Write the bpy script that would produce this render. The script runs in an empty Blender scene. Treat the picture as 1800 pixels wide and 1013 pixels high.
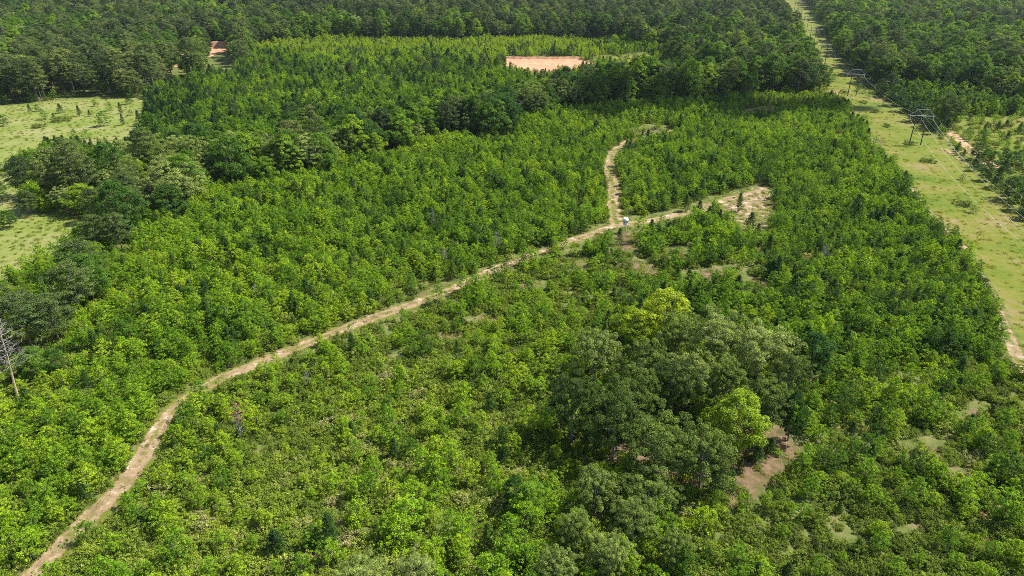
import bpy, math, random
import numpy as np
from mathutils import Vector

S = bpy.context.scene
COL = S.collection
rng = np.random.default_rng(7)

# ------------------------------------------------------------------ camera, sky, sun, exposure
CAM_H, PITCH, FPX, CU, CV = 80.0, math.radians(26.0), 1200.0, 900.0, 506.5   # CU, CV, FPX in the photograph's 1800-px frame
cd = bpy.data.cameras.new('camera')
cd.sensor_width, cd.lens = 36.0, 24.0
cd.clip_start, cd.clip_end = 1.0, 20000.0
cam = bpy.data.objects.new('camera', cd); COL.objects.link(cam)
cam.location = (0, 0, CAM_H)
cam.rotation_euler = (math.radians(90) - PITCH, 0, 0)
S.camera = cam

SUN_AZ, SUN_EL = math.radians(72), math.radians(53)      # azimuth from +Y towards +X
W = bpy.data.worlds.new('World'); S.world = W; W.use_nodes = True
nt = W.node_tree
sky = nt.nodes.new('ShaderNodeTexSky'); sky.sky_type = 'NISHITA'; sky.sun_disc = False
sky.sun_elevation, sky.sun_rotation = SUN_EL, SUN_AZ
bg = nt.nodes['Background']; bg.inputs['Strength'].default_value = 0.095
nt.links.new(sky.outputs[0], bg.inputs[0])
sd = bpy.data.lights.new('sun', 'SUN'); sd.energy = 4.6; sd.angle = math.radians(0.5); sd.color = (1.0, 0.955, 0.88)
sun = bpy.data.objects.new('sun', sd); COL.objects.link(sun)
to_sun = Vector((math.sin(SUN_AZ) * math.cos(SUN_EL), math.cos(SUN_AZ) * math.cos(SUN_EL), math.sin(SUN_EL)))
sun.rotation_euler = to_sun.to_track_quat('Z', 'Y').to_euler()
sun.location = (0, 0, 400)
S.view_settings.view_transform = 'Standard'; S.view_settings.look = 'None'
S.view_settings.exposure = 1.2; S.view_settings.gamma = 1.0
cy = S.cycles
cy.max_bounces = 6; cy.diffuse_bounces = 3; cy.glossy_bounces = 1; cy.transmission_bounces = 3; cy.volume_bounces = 1
cy.use_denoising = False; cy.filter_width = 0.85

# ------------------------------------------------------------------ projection and terrain
cp, sp = math.cos(PITCH), math.sin(PITCH)
def smooth(a, b, x):
    t = np.clip((x - a) / (b - a), 0, 1); return t * t * (3 - 2 * t)
def height(x, y):
    x = np.asarray(x, float); y = np.asarray(y, float)
    d = np.hypot(x, y)
    h = 0.5 * np.sin(x / 61 + 1.1) * np.cos(y / 73 - .4)
    far = smooth(420, 1500, d)
    h = h + far * (5.0 * np.sin(x / 260 + y / 410 + .6) + 4.5 * np.cos(y / 230 - x / 600 + 2.1))
    return h
def project(x, y, z):
    dz = z - CAM_H
    dep = y * cp - dz * sp
    dep = np.where(dep < 1, 1, dep)
    return CU + FPX * x / dep, CV - FPX * (y * sp + dz * cp) / dep, dep
def unproject(u, v):
    u = np.asarray(u, float); v = np.asarray(v, float)
    a, b = (u - CU) / FPX, (CV - v) / FPX
    dx, dy, dz = a, cp + b * sp, -sp + b * cp
    dz = np.minimum(dz, -0.012)
    z = np.zeros_like(u)
    for _ in range(8):
        t = (z - CAM_H) / dz
        z = 0.5 * z + 0.5 * height(t * dx, t * dy)
    t = (z - CAM_H) / dz
    return t * dx, t * dy
def inpoly(u, v, poly):
    u = np.asarray(u, float); v = np.asarray(v, float)
    c = np.zeros(u.shape, bool); n = len(poly)
    for i in range(n):
        x0, y0 = poly[i]; x1, y1 = poly[i - 1]
        if y0 == y1: continue
        c ^= ((y0 > v) != (y1 > v)) & (u < (x1 - x0) * (v - y0) / (y1 - y0) + x0)
    return c
def hash2(i, j, seed):
    h = (i.astype(np.int64) * 374761393 + j.astype(np.int64) * 668265263 + seed * 974634777) & 0x7fffffff
    h = ((h ^ (h >> 13)) * 1274126177) & 0x7fffffff
    return ((h ^ (h >> 16)) & 0xffff) / 65535.0
def vnoise(x, y, s, seed=0):
    x = np.asarray(x, float) / s; y = np.asarray(y, float) / s
    i, j = np.floor(x), np.floor(y); fx, fy = x - i, y - j
    fx = fx * fx * (3 - 2 * fx); fy = fy * fy * (3 - 2 * fy)
    a = hash2(i, j, seed); b = hash2(i + 1, j, seed); c = hash2(i, j + 1, seed); d = hash2(i + 1, j + 1, seed)
    return (a * (1 - fx) + b * fx) * (1 - fy) + (c * (1 - fx) + d * fx) * fy
def fbm(x, y, s, seed=0):
    return (vnoise(x, y, s, seed) * 4 + vnoise(x, y, s / 2.1, seed + 1) * 2 + vnoise(x, y, s / 4.3, seed + 2)) / 7
def polydist(x, y, pts):
    """distance to a world polyline, the side (+ left) and the arc length"""
    best = np.full(np.shape(x), 1e9); arc = np.zeros(np.shape(x)); s0 = 0.0
    for (ax, ay), (bx, by) in zip(pts[:-1], pts[1:]):
        L = math.hypot(bx - ax, by - ay)
        t = np.clip(((x - ax) * (bx - ax) + (y - ay) * (by - ay)) / (L * L + 1e-9), 0, 1)
        d = np.hypot(x - ax - t * (bx - ax), y - ay - t * (by - ay))
        m = d < best; best = np.where(m, d, best); arc = np.where(m, s0 + t * L, arc); s0 += L
    return best, arc

# ------------------------------------------------------------------ the lay of the land, traced on the ground
TRACK = [(30, 1050), (72, 1000), (115, 955), (165, 905), (225, 848), (258, 800), (283, 748), (318, 705), (385, 668), (440, 645), (500, 620), (575, 590),
         (640, 566), (700, 546), (770, 520), (835, 490), (880, 470), (930, 451), (985, 432), (1035, 412), (1085, 396), (1130, 390), (1165, 384),
         (1205, 374), (1260, 356), (1310, 342), (1342, 334)]
BRANCH = [(1085, 396), (1080, 360), (1077, 325), (1070, 296), (1078, 270), (1105, 250), (1150, 237), (1185, 230)]
CLAYROAD = [(1668, 232), (1680, 243), (1697, 258), (1722, 276), (1760, 305)]
CORRIDOR_TRACK = [(1830, 700), (1795, 640), (1765, 570), (1742, 522), (1708, 465), (1690, 432), (1640, 385), (1607, 345), (1590, 318)]
def W2(pts):
    x, y = unproject([p[0] for p in pts], [p[1] for p in pts]); return list(zip(x, y))
track_w, branch_w, clayroad_w, ctrack_w = W2(TRACK), W2(BRANCH), W2(CLAYROAD), W2(CORRIDOR_TRACK)

CORRIDOR = [(2000, 1000), (1860, 740), (1806, 690), (1785, 640), (1760, 570), (1735, 520), (1704, 460), (1682, 420), (1612, 370), (1592, 320), (1562, 280), (1532, 245),
            (1500, 210), (1470, 180), (1440, 158), (1430, 148), (1412, 110), (1395, 80), (1379, 48), (1364, 12), (1358, -40), (1402, -40), (1417, 5), (1435, 28), (1455, 62), (1470, 88),
            (1486, 112), (1504, 130), (1522, 142), (1556, 175), (1606, 208), (1652, 244), (1704, 293), (1750, 343), (1805, 392), (1920, 470), (2300, 800), (2300, 1000)]
MEADOW_A = [(-400, 184), (0, 184), (60, 180), (180, 172), (254, 170), (270, 185), (262, 208), (250, 250), (215, 262), (160, 262), (90, 262), (30, 292), (-20, 312), (-400, 330)]
MEADOW_B = [(-400, 318), (-10, 318), (26, 300), (40, 330), (30, 352), (60, 372), (112, 370), (140, 386), (130, 412), (106, 446), (60, 470), (15, 490), (-60, 520), (-400, 560)]
PIT_OPEN = [(858, 106), (885, 102), (1010, 106), (1044, 112), (1040, 124), (1000, 134), (930, 132), (885, 124)]
STRIP = [(1046, 98), (1130, 95), (1192, 108), (1180, 126), (1100, 124), (1046, 116)]
PIT = [(862, 107), (885, 103), (925, 101), (965, 103), (1010, 107), (1040, 112), (1037, 119), (1000, 126), (940, 124), (880, 119)]
CLEARING = [(1195, 372), (1262, 352), (1312, 336), (1345, 318), (1356, 335), (1362, 360), (1364, 412), (1330, 414), (1275, 408), (1258, 380)]
OPENINGS = [(1140, 476, 24, 9), (1095, 425, 26, 16), (1262, 484, 46, 11), (1332, 503, 26, 12), (1425, 668, 22, 9), (1712, 735, 30, 18), (1690, 838, 30, 22), (1640, 790, 34, 16), (1655, 820, 26, 12),
            (1722, 905, 22, 16), (1150, 232, 40, 6), (1350, 197, 34, 6), (780, 505, 36, 10), (740, 520, 30, 9), (705, 640, 34, 10), (790, 590, 40, 12), (860, 560, 40, 12), (930, 500, 40, 10),
            (1460, 520, 14, 6), (1400, 800, 26, 18), (1110, 470, 30, 10), (1475, 242, 12, 5), (425, 985, 12, 14), (600, 700, 20, 8), (1540, 250, 16, 6),
            (1010, 470, 26, 7), (1190, 450, 22, 8), (1640, 700, 18, 10), (1745, 960, 26, 20), (1600, 930, 20, 12)]
OAK_FLOOR = [(1040, 796), (1060, 775), (1100, 762), (1300, 745), (1372, 690), (1398, 705), (1392, 770), (1380, 835), (1318, 888), (1240, 890), (1180, 850), (1090, 816), (1050, 806)]
FAR = [(-600, 184), (0, 181), (60, 178), (250, 168), (300, 152), (420, 126), (446, 100), (454, 74), (700, 69), (1050, 69), (1110, 80), (1180, 92), (1200, 118), (1300, 150), (1448, 154), (1460, -90),
       (-600, -90)]
FAR_R = [(1440, -90), (1440, 60), (1478, 108), (1506, 140), (1540, 158), (1600, 158), (1700, 168), (1800, 188), (2400, 230), (2400, -90)]
BELT = [(-300, 790), (-300, 680), (0, 625), (70, 595), (125, 572), (160, 530), (182, 480), (185, 432), (168, 402), (125, 380), (92, 366), (85, 345), (100, 334), (140, 330), (185, 324), (220, 304), (250, 286),
        (330, 285), (450, 290), (540, 285), (610, 266), (700, 242), (770, 228), (850, 218), (930, 190), (1033, 175), (1100, 172), (1200, 166), (1320, 156), (1440, 150), (1440, 166), (1300, 172),
        (1200, 180), (1100, 192), (967, 198), (905, 224), (880, 244), (767, 254), (700, 268), (600, 294), (560, 314), (500, 326), (345, 345), (340, 380), (265, 398), (230, 436), (180, 512),
        (130, 592), (72, 655), (20, 700), (0, 715)]
SCRUB_R = [(1640, 236), (1700, 205), (1800, 206), (2200, 230), (2300, 420), (1830, 402), (1755, 345), (1704, 293)]
YOUNG_R = [(1560, 150), (1700, 170), (1900, 195), (2200, 232), (1800, 214), (1700, 208), (1640, 238), (1606, 208), (1556, 172), (1516, 142)]

def ell(u, v, grow=1.0):
    m = np.zeros(np.shape(u))
    for (a, b, c, d) in OPENINGS:
        c, d = ((c * 1.25, d * 1.5) if b < 600 else (c, d * 1.1)) if a > 1000 else (c * .8, d * .9)
        m = np.maximum(m, 1 - np.hypot((u - a) / (c * grow), (v - b) / (d * grow)))
    return np.clip(m * 2.2, 0, 1)
Z_NONE, Z_THICKET, Z_DENSE, Z_YOUNG, Z_MATURE, Z_SCRUB, Z_FLOOR, Z_FARR, Z_BELT = range(9)
def zones(x, y):
    u, v, dep = project(x, y, height(x, y))
    u = u + (vnoise(x, y, 14, 5) - .5) * 14 * FPX / dep * .5; v = v + (vnoise(x, y, 14, 6) - .5) * 5 * FPX / dep * .5
    fr = smooth(330, 520, y); u = u + fr * (vnoise(x, y, 38, 7) - .5) * 16 * FPX / dep * (u < 1330); v = v + fr * (vnoise(x, y, 38, 8) - .5) * 7 * (u < 1330)
    z = np.full(np.shape(x), Z_THICKET)
    z[(v < 640) & (v > 160)] = Z_DENSE
    z[(v < 640) & (u > 600) & (u < 1100) & (v > 470 + (u - 600) * -.02) & (v > 545 - (u - 640) * .28)] = Z_THICKET
    ub = [p[0] for p in BELT[17:30]][::1]; vb = [p[1] for p in BELT[17:30]]
    top = np.interp(u, [250, 330, 450, 540, 610, 700, 770, 850, 930, 1033, 1100, 1200, 1320, 1440], [272, 285, 290, 285, 266, 242, 228, 218, 190, 175, 172, 166, 156, 150])
    z[(v < top) & (u < 1450)] = Z_YOUNG
    z[inpoly(u, v, YOUNG_R)] = Z_YOUNG
    z[inpoly(u, v, SCRUB_R)] = Z_SCRUB
    z[inpoly(u, v, FAR)] = Z_MATURE
    z[inpoly(u, v, FAR_R)] = Z_FARR
    z[v < -30] = Z_MATURE
    z[inpoly(u, v, BELT)] = Z_BELT
    z[inpoly(u, v, OAK_FLOOR)] = Z_FLOOR
    z[inpoly(u, v, STRIP)] = Z_SCRUB
    for P in (CORRIDOR, MEADOW_A, MEADOW_B, PIT_OPEN, CLEARING, [(356, 80), (418, 80), (414, 134), (372, 134)], [(298, 88), (346, 88), (344, 150), (302, 150)]): z[inpoly(u, v, P)] = Z_NONE
    for (p, w) in ((track_w, 2.7), (branch_w, 2.8), (clayroad_w, 2.6)):
        d, a = polydist(x, y, p)
        z[d < np.maximum(w - .1 + 2.0 * (vnoise(x, y, 8, 9) - .5), 2.0)] = Z_NONE
    d, a = polydist(x, y, track_w)
    z[(d < 5.5) & (u > 1040) & (v < 430)] = Z_NONE
    z[(np.hypot((u - 1098) / 34, (v - 402) / 20) < 1)] = Z_NONE
    return z, u, v, dep

# ------------------------------------------------------------------ materials
def new_mat(name):
    m = bpy.data.materials.new(name); m.use_nodes = True
    m.node_tree.nodes.clear(); return m, m.node_tree.nodes, m.node_tree.links
def ramp(N, stops):
    r = N.new('ShaderNodeValToRGB'); e = r.color_ramp.elements
    e[0].position, e[0].color = stops[0][0], (*stops[0][1], 1)
    e[1].position, e[1].color = stops[-1][0], (*stops[-1][1], 1)
    for p, c in stops[1:-1]:
        k = e.new(p); k.color = (*c, 1)
    return r
def leaf_mat(name, stops, transl=0.35, rough=.6, spec=.12):
    """stops: colours of the plant from its darkest to its brightest individual; 'tone' comes from the instance or the object, 'lv' varies leaf by leaf"""
    m, N, L = new_mat(name)
    at = N.new('ShaderNodeAttribute'); at.attribute_type = 'INSTANCER'; at.attribute_name = 'tone'
    lv = N.new('ShaderNodeAttribute'); lv.attribute_type = 'GEOMETRY'; lv.attribute_name = 'lv'
    r = ramp(N, stops); L.new(at.outputs['Fac'], r.inputs[0])
    mr = N.new('ShaderNodeMapRange'); L.new(lv.outputs['Fac'], mr.inputs[0]); mr.inputs[3].default_value = .32; mr.inputs[4].default_value = 1.65
    hs = N.new('ShaderNodeHueSaturation'); L.new(r.outputs[0], hs.inputs['Color']); L.new(mr.outputs[0], hs.inputs['Value'])
    hm = N.new('ShaderNodeMapRange'); L.new(lv.outputs['Fac'], hm.inputs[0]); hm.inputs[3].default_value = .515; hm.inputs[4].default_value = .487
    L.new(hm.outputs[0], hs.inputs['Hue'])
    b = N.new('ShaderNodeBsdfPrincipled'); b.inputs['Roughness'].default_value = rough; b.inputs['Specular IOR Level'].default_value = spec
    L.new(hs.outputs[0], b.inputs['Base Color'])
    t = N.new('ShaderNodeBsdfTranslucent')
    h2 = N.new('ShaderNodeHueSaturation'); h2.inputs['Hue'].default_value = .485; h2.inputs['Saturation'].default_value = 1.1; h2.inputs['Value'].default_value = 1.25
    L.new(hs.outputs[0], h2.inputs['Color']); L.new(h2.outputs[0], t.inputs['Color'])
    mx = N.new('ShaderNodeMixShader'); mx.inputs[0].default_value = transl
    L.new(b.outputs[0], mx.inputs[1]); L.new(t.outputs[0], mx.inputs[2])
    o = N.new('ShaderNodeOutputMaterial'); L.new(mx.outputs[0], o.inputs[0]); return m
def bark_mat(name, c1, c2, scale=3.0):
    m, N, L = new_mat(name)
    tc = N.new('ShaderNodeTexCoord'); mp = N.new('ShaderNodeMapping'); mp.inputs['Scale'].default_value = (scale * 4, scale * 4, scale)
    L.new(tc.outputs['Object'], mp.inputs[0])
    n = N.new('ShaderNodeTexNoise'); n.inputs['Scale'].default_value = 1.0; n.inputs['Detail'].default_value = 4; L.new(mp.outputs[0], n.inputs['Vector'])
    r = ramp(N, [(.3, c1), (.7, c2)]); L.new(n.outputs['Fac'], r.inputs[0])
    b = N.new('ShaderNodeBsdfPrincipled'); b.inputs['Roughness'].default_value = .9; L.new(r.outputs[0], b.inputs['Base Color'])
    o = N.new('ShaderNodeOutputMaterial'); L.new(b.outputs[0], o.inputs[0]); return m
def plain_mat(name, c, rough=.6, metal=0.0, noise=.15):
    m, N, L = new_mat(name)
    tc = N.new('ShaderNodeTexCoord'); n = N.new('ShaderNodeTexNoise'); n.inputs['Scale'].default_value = 3.0; n.inputs['Detail'].default_value = 5
    L.new(tc.outputs['Object'], n.inputs['Vector'])
    r = ramp(N, [(.3, tuple(k * (1 - noise) for k in c)), (.7, tuple(min(1, k * (1 + noise)) for k in c))]); L.new(n.outputs['Fac'], r.inputs[0])
    b = N.new('ShaderNodeBsdfPrincipled'); b.inputs['Roughness'].default_value = rough; b.inputs['Metallic'].default_value = metal
    L.new(r.outputs[0], b.inputs['Base Color'])
    o = N.new('ShaderNodeOutputMaterial'); L.new(b.outputs[0], o.inputs[0]); return m

M = {
    'sapling': leaf_mat('sapling_leaves', [(0, (.042, .10, .010)), (.35, (.115, .235, .013)), (.7, (.205, .345, .014)), (1, (.28, .39, .018))], .44),
    'shrub': leaf_mat('shrub_leaves', [(0, (.085, .125, .016)), (.4, (.155, .22, .024)), (.75, (.235, .31, .03)), (1, (.33, .32, .12))], .38),
    'young_pine': leaf_mat('young_needles', [(0, (.022, .06, .013)), (.5, (.055, .115, .016)), (1, (.12, .19, .02))], .25),
    'oak_tree': leaf_mat('oak_leaves', [(0, (.05, .09, .015)), (.5, (.13, .19, .03)), (1, (.245, .30, .075))], .3),
    'broadleaf_tree': leaf_mat('broadleaf_leaves', [(0, (.032, .09, .016)), (.4, (.082, .17, .016)), (.75, (.15, .27, .018)), (1, (.31, .39, .02))], .4),
    'pine_tree': leaf_mat('pine_needles', [(0, (.038, .066, .02)), (.5, (.085, .13, .03)), (1, (.155, .19, .04))], .2),
    'dry': leaf_mat('dry_needles', [(0, (.22, .13, .05)), (1, (.30, .19, .07))], .2),
    'bark': bark_mat('brown_bark', (.09, .07, .055), (.2, .16, .125)),
    'oakbark': bark_mat('grey_bark', (.12, .105, .09), (.30, .27, .24)),
    'deadwood': bark_mat('dead_grey_wood', (.12, .105, .10), (.23, .205, .195)),
    'palewood': bark_mat('pale_bare_wood', (.26, .19, .13), (.44, .34, .25)),
    'grass': leaf_mat('grass_blades', [(0, (.10, .16, .014)), (.5, (.17, .20, .022)), (1, (.27, .25, .08))], .5),
    'pole': bark_mat('weathered_pole_wood', (.05, .04, .034), (.11, .09, .078)),
    'arm': bark_mat('silvered_crossarm_wood', (.30, .27, .25), (.48, .45, .42)),
    'porcelain': plain_mat('grey_porcelain', (.42, .43, .44), .25),
    'wire': plain_mat('aluminium_cable', (.62, .62, .60), .5, .2),
    'white': plain_mat('white_painted_panel', (.62, .62, .62), .5, 0, .07),
    'dark': plain_mat('dark_opening', (.03, .03, .035), .4),
    'steel': plain_mat('galvanised_steel', (.30, .29, .28), .5, .4),
}

def ground_mat():
    m, N, L = new_mat('ground_soil_and_grass')
    tc = N.new('ShaderNodeTexCoord')
    def noise(scale, detail=5, rough=.6):
        n = N.new('ShaderNodeTexNoise'); n.inputs['Scale'].default_value = scale; n.inputs['Detail'].default_value = detail; n.inputs['Roughness'].default_value = rough
        L.new(tc.outputs['Object'], n.inputs['Vector']); return n.outputs['Fac']
    def attr(nm):
        a = N.new('ShaderNodeAttribute'); a.attribute_name = nm; return a.outputs['Fac']
    def math_(op, a, b=None, clamp=False):
        k = N.new('ShaderNodeMath'); k.operation = op; k.use_clamp = clamp
        for i, x in enumerate((a, b)):
            if x is None: continue
            if isinstance(x, (int, float)): k.inputs[i].default_value = x
            else: L.new(x, k.inputs[i])
        return k.outputs[0]
    def mix(f, a, b):
        k = N.new('ShaderNodeMix'); k.data_type = 'RGBA'; L.new(f, k.inputs[0]); L.new(a, k.inputs[6]); L.new(b, k.inputs[7]); return k.outputs[2]
    n_fine, n_mid, n_big = noise(2.2, 6, .7), noise(.35, 5, .62), noise(.045, 4, .55)
    n_mix = math_('ADD', math_('MULTIPLY', n_fine, .35), math_('MULTIPLY', n_mid, .65))
    under = ramp(N, [(.36, (.05, .07, .016)), (.5, (.095, .115, .028)), (.6, (.15, .14, .055)), (.72, (.22, .17, .10))]); L.new(n_mix, under.inputs[0])
    gmix = math_('ADD', math_('MULTIPLY', n_mix, .5), math_('MULTIPLY', n_big, .5))
    grass = ramp(N, [(.36, (.052, .092, .008)), (.45, (.092, .124, .011)), (.53, (.13, .135, .02)), (.61, (.18, .14, .06)), (.69, (.25, .20, .10))]); L.new(gmix, grass.inputs[0])
    meadow = ramp(N, [(.36, (.08, .12, .016)), (.45, (.13, .165, .03)), (.54, (.17, .18, .055)), (.64, (.235, .205, .11))]); L.new(gmix, meadow.inputs[0])
    dirt = ramp(N, [(.34, (.10, .075, .038)), (.46, (.19, .135, .072)), (.56, (.27, .195, .12)), (.65, (.46, .39, .31))]); L.new(n_mix, dirt.inputs[0])
    clay = ramp(N, [(.34, (.28, .085, .035)), (.43, (.35, .16, .08)), (.52, (.39, .225, .13)), (.66, (.43, .32, .22))]); L.new(n_mix, clay.inputs[0])
    litter = ramp(N, [(.34, (.05, .034, .02)), (.45, (.085, .078, .028)), (.53, (.14, .092, .054)), (.64, (.19, .13, .08)), (.72, (.30, .24, .17))]); L.new(n_mix, litter.inputs[0])
    c = under.outputs[0]
    for nm, col in (('grass', grass), ('meadow', meadow), ('litter', litter), ('dirt', dirt), ('clay', clay)):
        w = math_('ADD', attr(nm), math_('MULTIPLY', math_('SUBTRACT', n_mix, .5), 2.2))
        w = math_('MULTIPLY', math_('SUBTRACT', w, .32), 2.8, True)
        # no attribute at all (0) never shows
        w = math_('MULTIPLY', w, math_('MULTIPLY', attr(nm), 6.0, True))
        c = mix(w, c, col.outputs[0])
    b = N.new('ShaderNodeBsdfPrincipled'); b.inputs['Roughness'].default_value = .95; b.inputs['Specular IOR Level'].default_value = .1
    L.new(c, b.inputs['Base Color'])
    bp = N.new('ShaderNodeBump'); bp.inputs['Strength'].default_value = .8; bp.inputs['Distance'].default_value = .35; L.new(n_mix, bp.inputs['Height']); L.new(bp.outputs[0], b.inputs['Normal'])
    o = N.new('ShaderNodeOutputMaterial'); L.new(b.outputs[0], o.inputs[0]); return m
M['ground'] = ground_mat()

# ------------------------------------------------------------------ mesh helpers
def mesh_np(name, V, F4=None, F3=None, mats=(), mat_idx=None, attrs=None, face_attrs=None, smooth_=False):
    me = bpy.data.meshes.new(name)
    V = np.asarray(V, np.float32)
    parts, starts, n = [], [], 0
    if F4 is not None and len(F4): parts.append(np.asarray(F4, np.int32).ravel()); starts.append(np.arange(len(F4)) * 4); n += len(F4) * 4
    if F3 is not None and len(F3): parts.append(np.asarray(F3, np.int32).ravel()); starts.append(n + np.arange(len(F3)) * 3)
    me.vertices.add(len(V)); me.vertices.foreach_set('co', V.ravel())
    if parts:
        li = np.concatenate(parts); st = np.concatenate(starts).astype(np.int32)
        me.loops.add(len(li)); me.loops.foreach_set('vertex_index', li)
        me.polygons.add(len(st)); me.polygons.foreach_set('loop_start', st)
        if mat_idx is not None: me.polygons.foreach_set('material_index', np.asarray(mat_idx, np.int32))
        me.polygons.foreach_set('use_smooth', np.full(len(st), smooth_))
    for m in mats: me.materials.append(m)
    for k, a in (attrs or {}).items():
        at = me.attributes.new(k, 'FLOAT', 'POINT'); at.data.foreach_set('value', np.asarray(a, np.float32))
    for k, a in (face_attrs or {}).items():
        at = me.attributes.new(k, 'FLOAT', 'FACE'); at.data.foreach_set('value', np.asarray(a, np.float32))
    me.update(calc_edges=True); me.validate()
    return me
def link(name, me, parent=None, loc=None):
    o = bpy.data.objects.new(name, me); COL.objects.link(o)
    if parent is not None: o.parent = parent
    if loc is not None: o.location = loc
    return o
def tag(o, label=None, cat=None, group=None, kind=None):
    if label: o['label'] = label
    if cat: o['category'] = cat
    if group: o['group'] = group
    if kind: o['kind'] = kind
    return o
class Geo:
    """quads collected with a material slot each"""
    def __init__(s): s.V, s.F, s.m, s.lv, s.n = [], [], [], [], 0
    def add(s, V, F, m=0, lv=None):
        V = np.asarray(V, float); F = np.asarray(F, int)
        s.V.append(V); s.F.append(F + s.n); s.n += len(V); s.m.append(np.full(len(F), m)); s.lv.append(np.full(len(F), .5) if lv is None else lv)
    def tube(s, pts, radii, k=6, m=0):
        pts = np.asarray(pts, float); n = len(pts)
        t = np.gradient(pts, axis=0); t /= np.linalg.norm(t, axis=1)[:, None] + 1e-9
        ref = np.array([1., 0, 0]) if abs(t[:, 0]).mean() < .8 else np.array([0, 1., 0])
        a = np.cross(t, ref); a /= np.linalg.norm(a, axis=1)[:, None] + 1e-9
        b = np.cross(t, a); ang = np.arange(k) * 2 * math.pi / k
        V = pts[:, None] + np.asarray(radii, float)[:, None, None] * (np.cos(ang)[None, :, None] * a[:, None] + np.sin(ang)[None, :, None] * b[:, None])
        F = [(i * k + j, i * k + (j + 1) % k, (i + 1) * k + (j + 1) % k, (i + 1) * k + j) for i in range(n - 1) for j in range(k)]
        s.add(V.reshape(-1, 3), F, m)
    def box(s, c, size, R=None, m=0):
        c = np.asarray(c, float); h = np.asarray(size, float) / 2
        V = np.array([(x, y, z) for x in (-1, 1) for y in (-1, 1) for z in (-1, 1)], float) * h
        if R is not None: V = V @ np.asarray(R).T
        s.add(V + c, [(0, 1, 3, 2), (4, 6, 7, 5), (0, 4, 5, 1), (2, 3, 7, 6), (0, 2, 6, 4), (1, 5, 7, 3)], m)
    def beam(s, a, b, w, h=None, m=0):
        a = np.asarray(a, float); b = np.asarray(b, float); d = b - a; L = np.linalg.norm(d); z = d / L
        ref = np.array([0, 0, 1.]) if abs(z[2]) < .9 else np.array([1., 0, 0])
        x = np.cross(ref, z); x /= np.linalg.norm(x); y = np.cross(z, x)
        s.box((a + b) / 2, (w, h or w, L), np.stack([x, y, z], 1), m)
    def leaves(s, C, Nn, size, r, m=0, aspect=.62, lvbias=0.0):
        """diamond leaves at C facing Nn"""
        n = len(C); Nn = Nn / (np.linalg.norm(Nn, axis=1)[:, None] + 1e-9)
        q = r.normal(size=(n, 3)); t = np.cross(Nn, q); t /= np.linalg.norm(t, axis=1)[:, None] + 1e-9
        b = np.cross(Nn, t); L = (size * r.uniform(.65, 1.25, n))[:, None]
        fold = Nn * L * .18
        V = np.stack([C - t * L * .55, C + b * L * aspect * .5 + fold, C + t * L * .55, C - b * L * aspect * .5 + fold], 1).reshape(-1, 3)
        s.add(V, np.arange(n * 4).reshape(n, 4), m, np.clip(r.normal(.5 + lvbias, .2, n), 0, 1))
    def mesh(s, name, mats):
        return mesh_np(name, np.concatenate(s.V), np.concatenate(s.F), mats=mats, mat_idx=np.concatenate(s.m), face_attrs={'lv': np.concatenate(s.lv)})

def clumps_to_leaves(g, centres, radii, per, size, r, m=0, flat=1.0, up=.55, crown_c=None, wild=.33):
    """scatter leaves over the upper shells of many clumps"""
    centres = np.asarray(centres); k = len(centres)
    per = np.broadcast_to(np.asarray(per), (k,))
    idx = np.repeat(np.arange(k), per)
    d = r.normal(size=(len(idx), 3)); d /= np.linalg.norm(d, axis=1)[:, None]
    d[:, 2] = np.where(d[:, 2] < -.25, -d[:, 2] * .6, d[:, 2])
    rr = np.asarray(radii)[idx][:, None] * (r.uniform(.45, 1.0, len(idx)) ** .6)[:, None]
    off = d * rr; off[:, 2] *= flat
    nn = d + np.array([0, 0, up]) + r.normal(scale=wild, size=d.shape)
    if crown_c is not None:
        o = centres[idx] - crown_c; o /= np.linalg.norm(o, axis=1)[:, None] + 1e-6; nn = nn + o * .35
    cl = r.normal(0, .13, k)[idx]
    n0 = len(g.lv); g.leaves(centres[idx] + off, nn, size, r, m); g.lv[n0] = np.clip(g.lv[n0] + cl, 0, 1)

def trunk_and_limbs(g, H, base_r, limbs, r, m=0, lean=.03, k=7):
    n = 6; z = np.linspace(-.3, H, n)
    wob = np.cumsum(r.normal(scale=H * lean * .35, size=(n, 2)), axis=0); wob -= wob[0]
    P = np.column_stack([wob, z]); rad = base_r * (1 - .75 * np.linspace(0, 1, n)); rad[0] *= 1.3
    g.tube(P, rad, k, m)
    for (t, tip, lr) in limbs:
        i = t * (n - 1); a = int(min(i, n - 2)); f = i - a; p0 = P[a] * (1 - f) + P[a + 1] * f
        tip = np.asarray(tip, float); mid = p0 * .5 + tip * .5 + np.array([0, 0, .06 * np.linalg.norm(tip - p0)]) + r.normal(scale=.04 * np.linalg.norm(tip - p0), size=3)
        g.tube([p0, mid, tip], [lr, lr * .65, lr * .25], 5, m)
    return P

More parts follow.
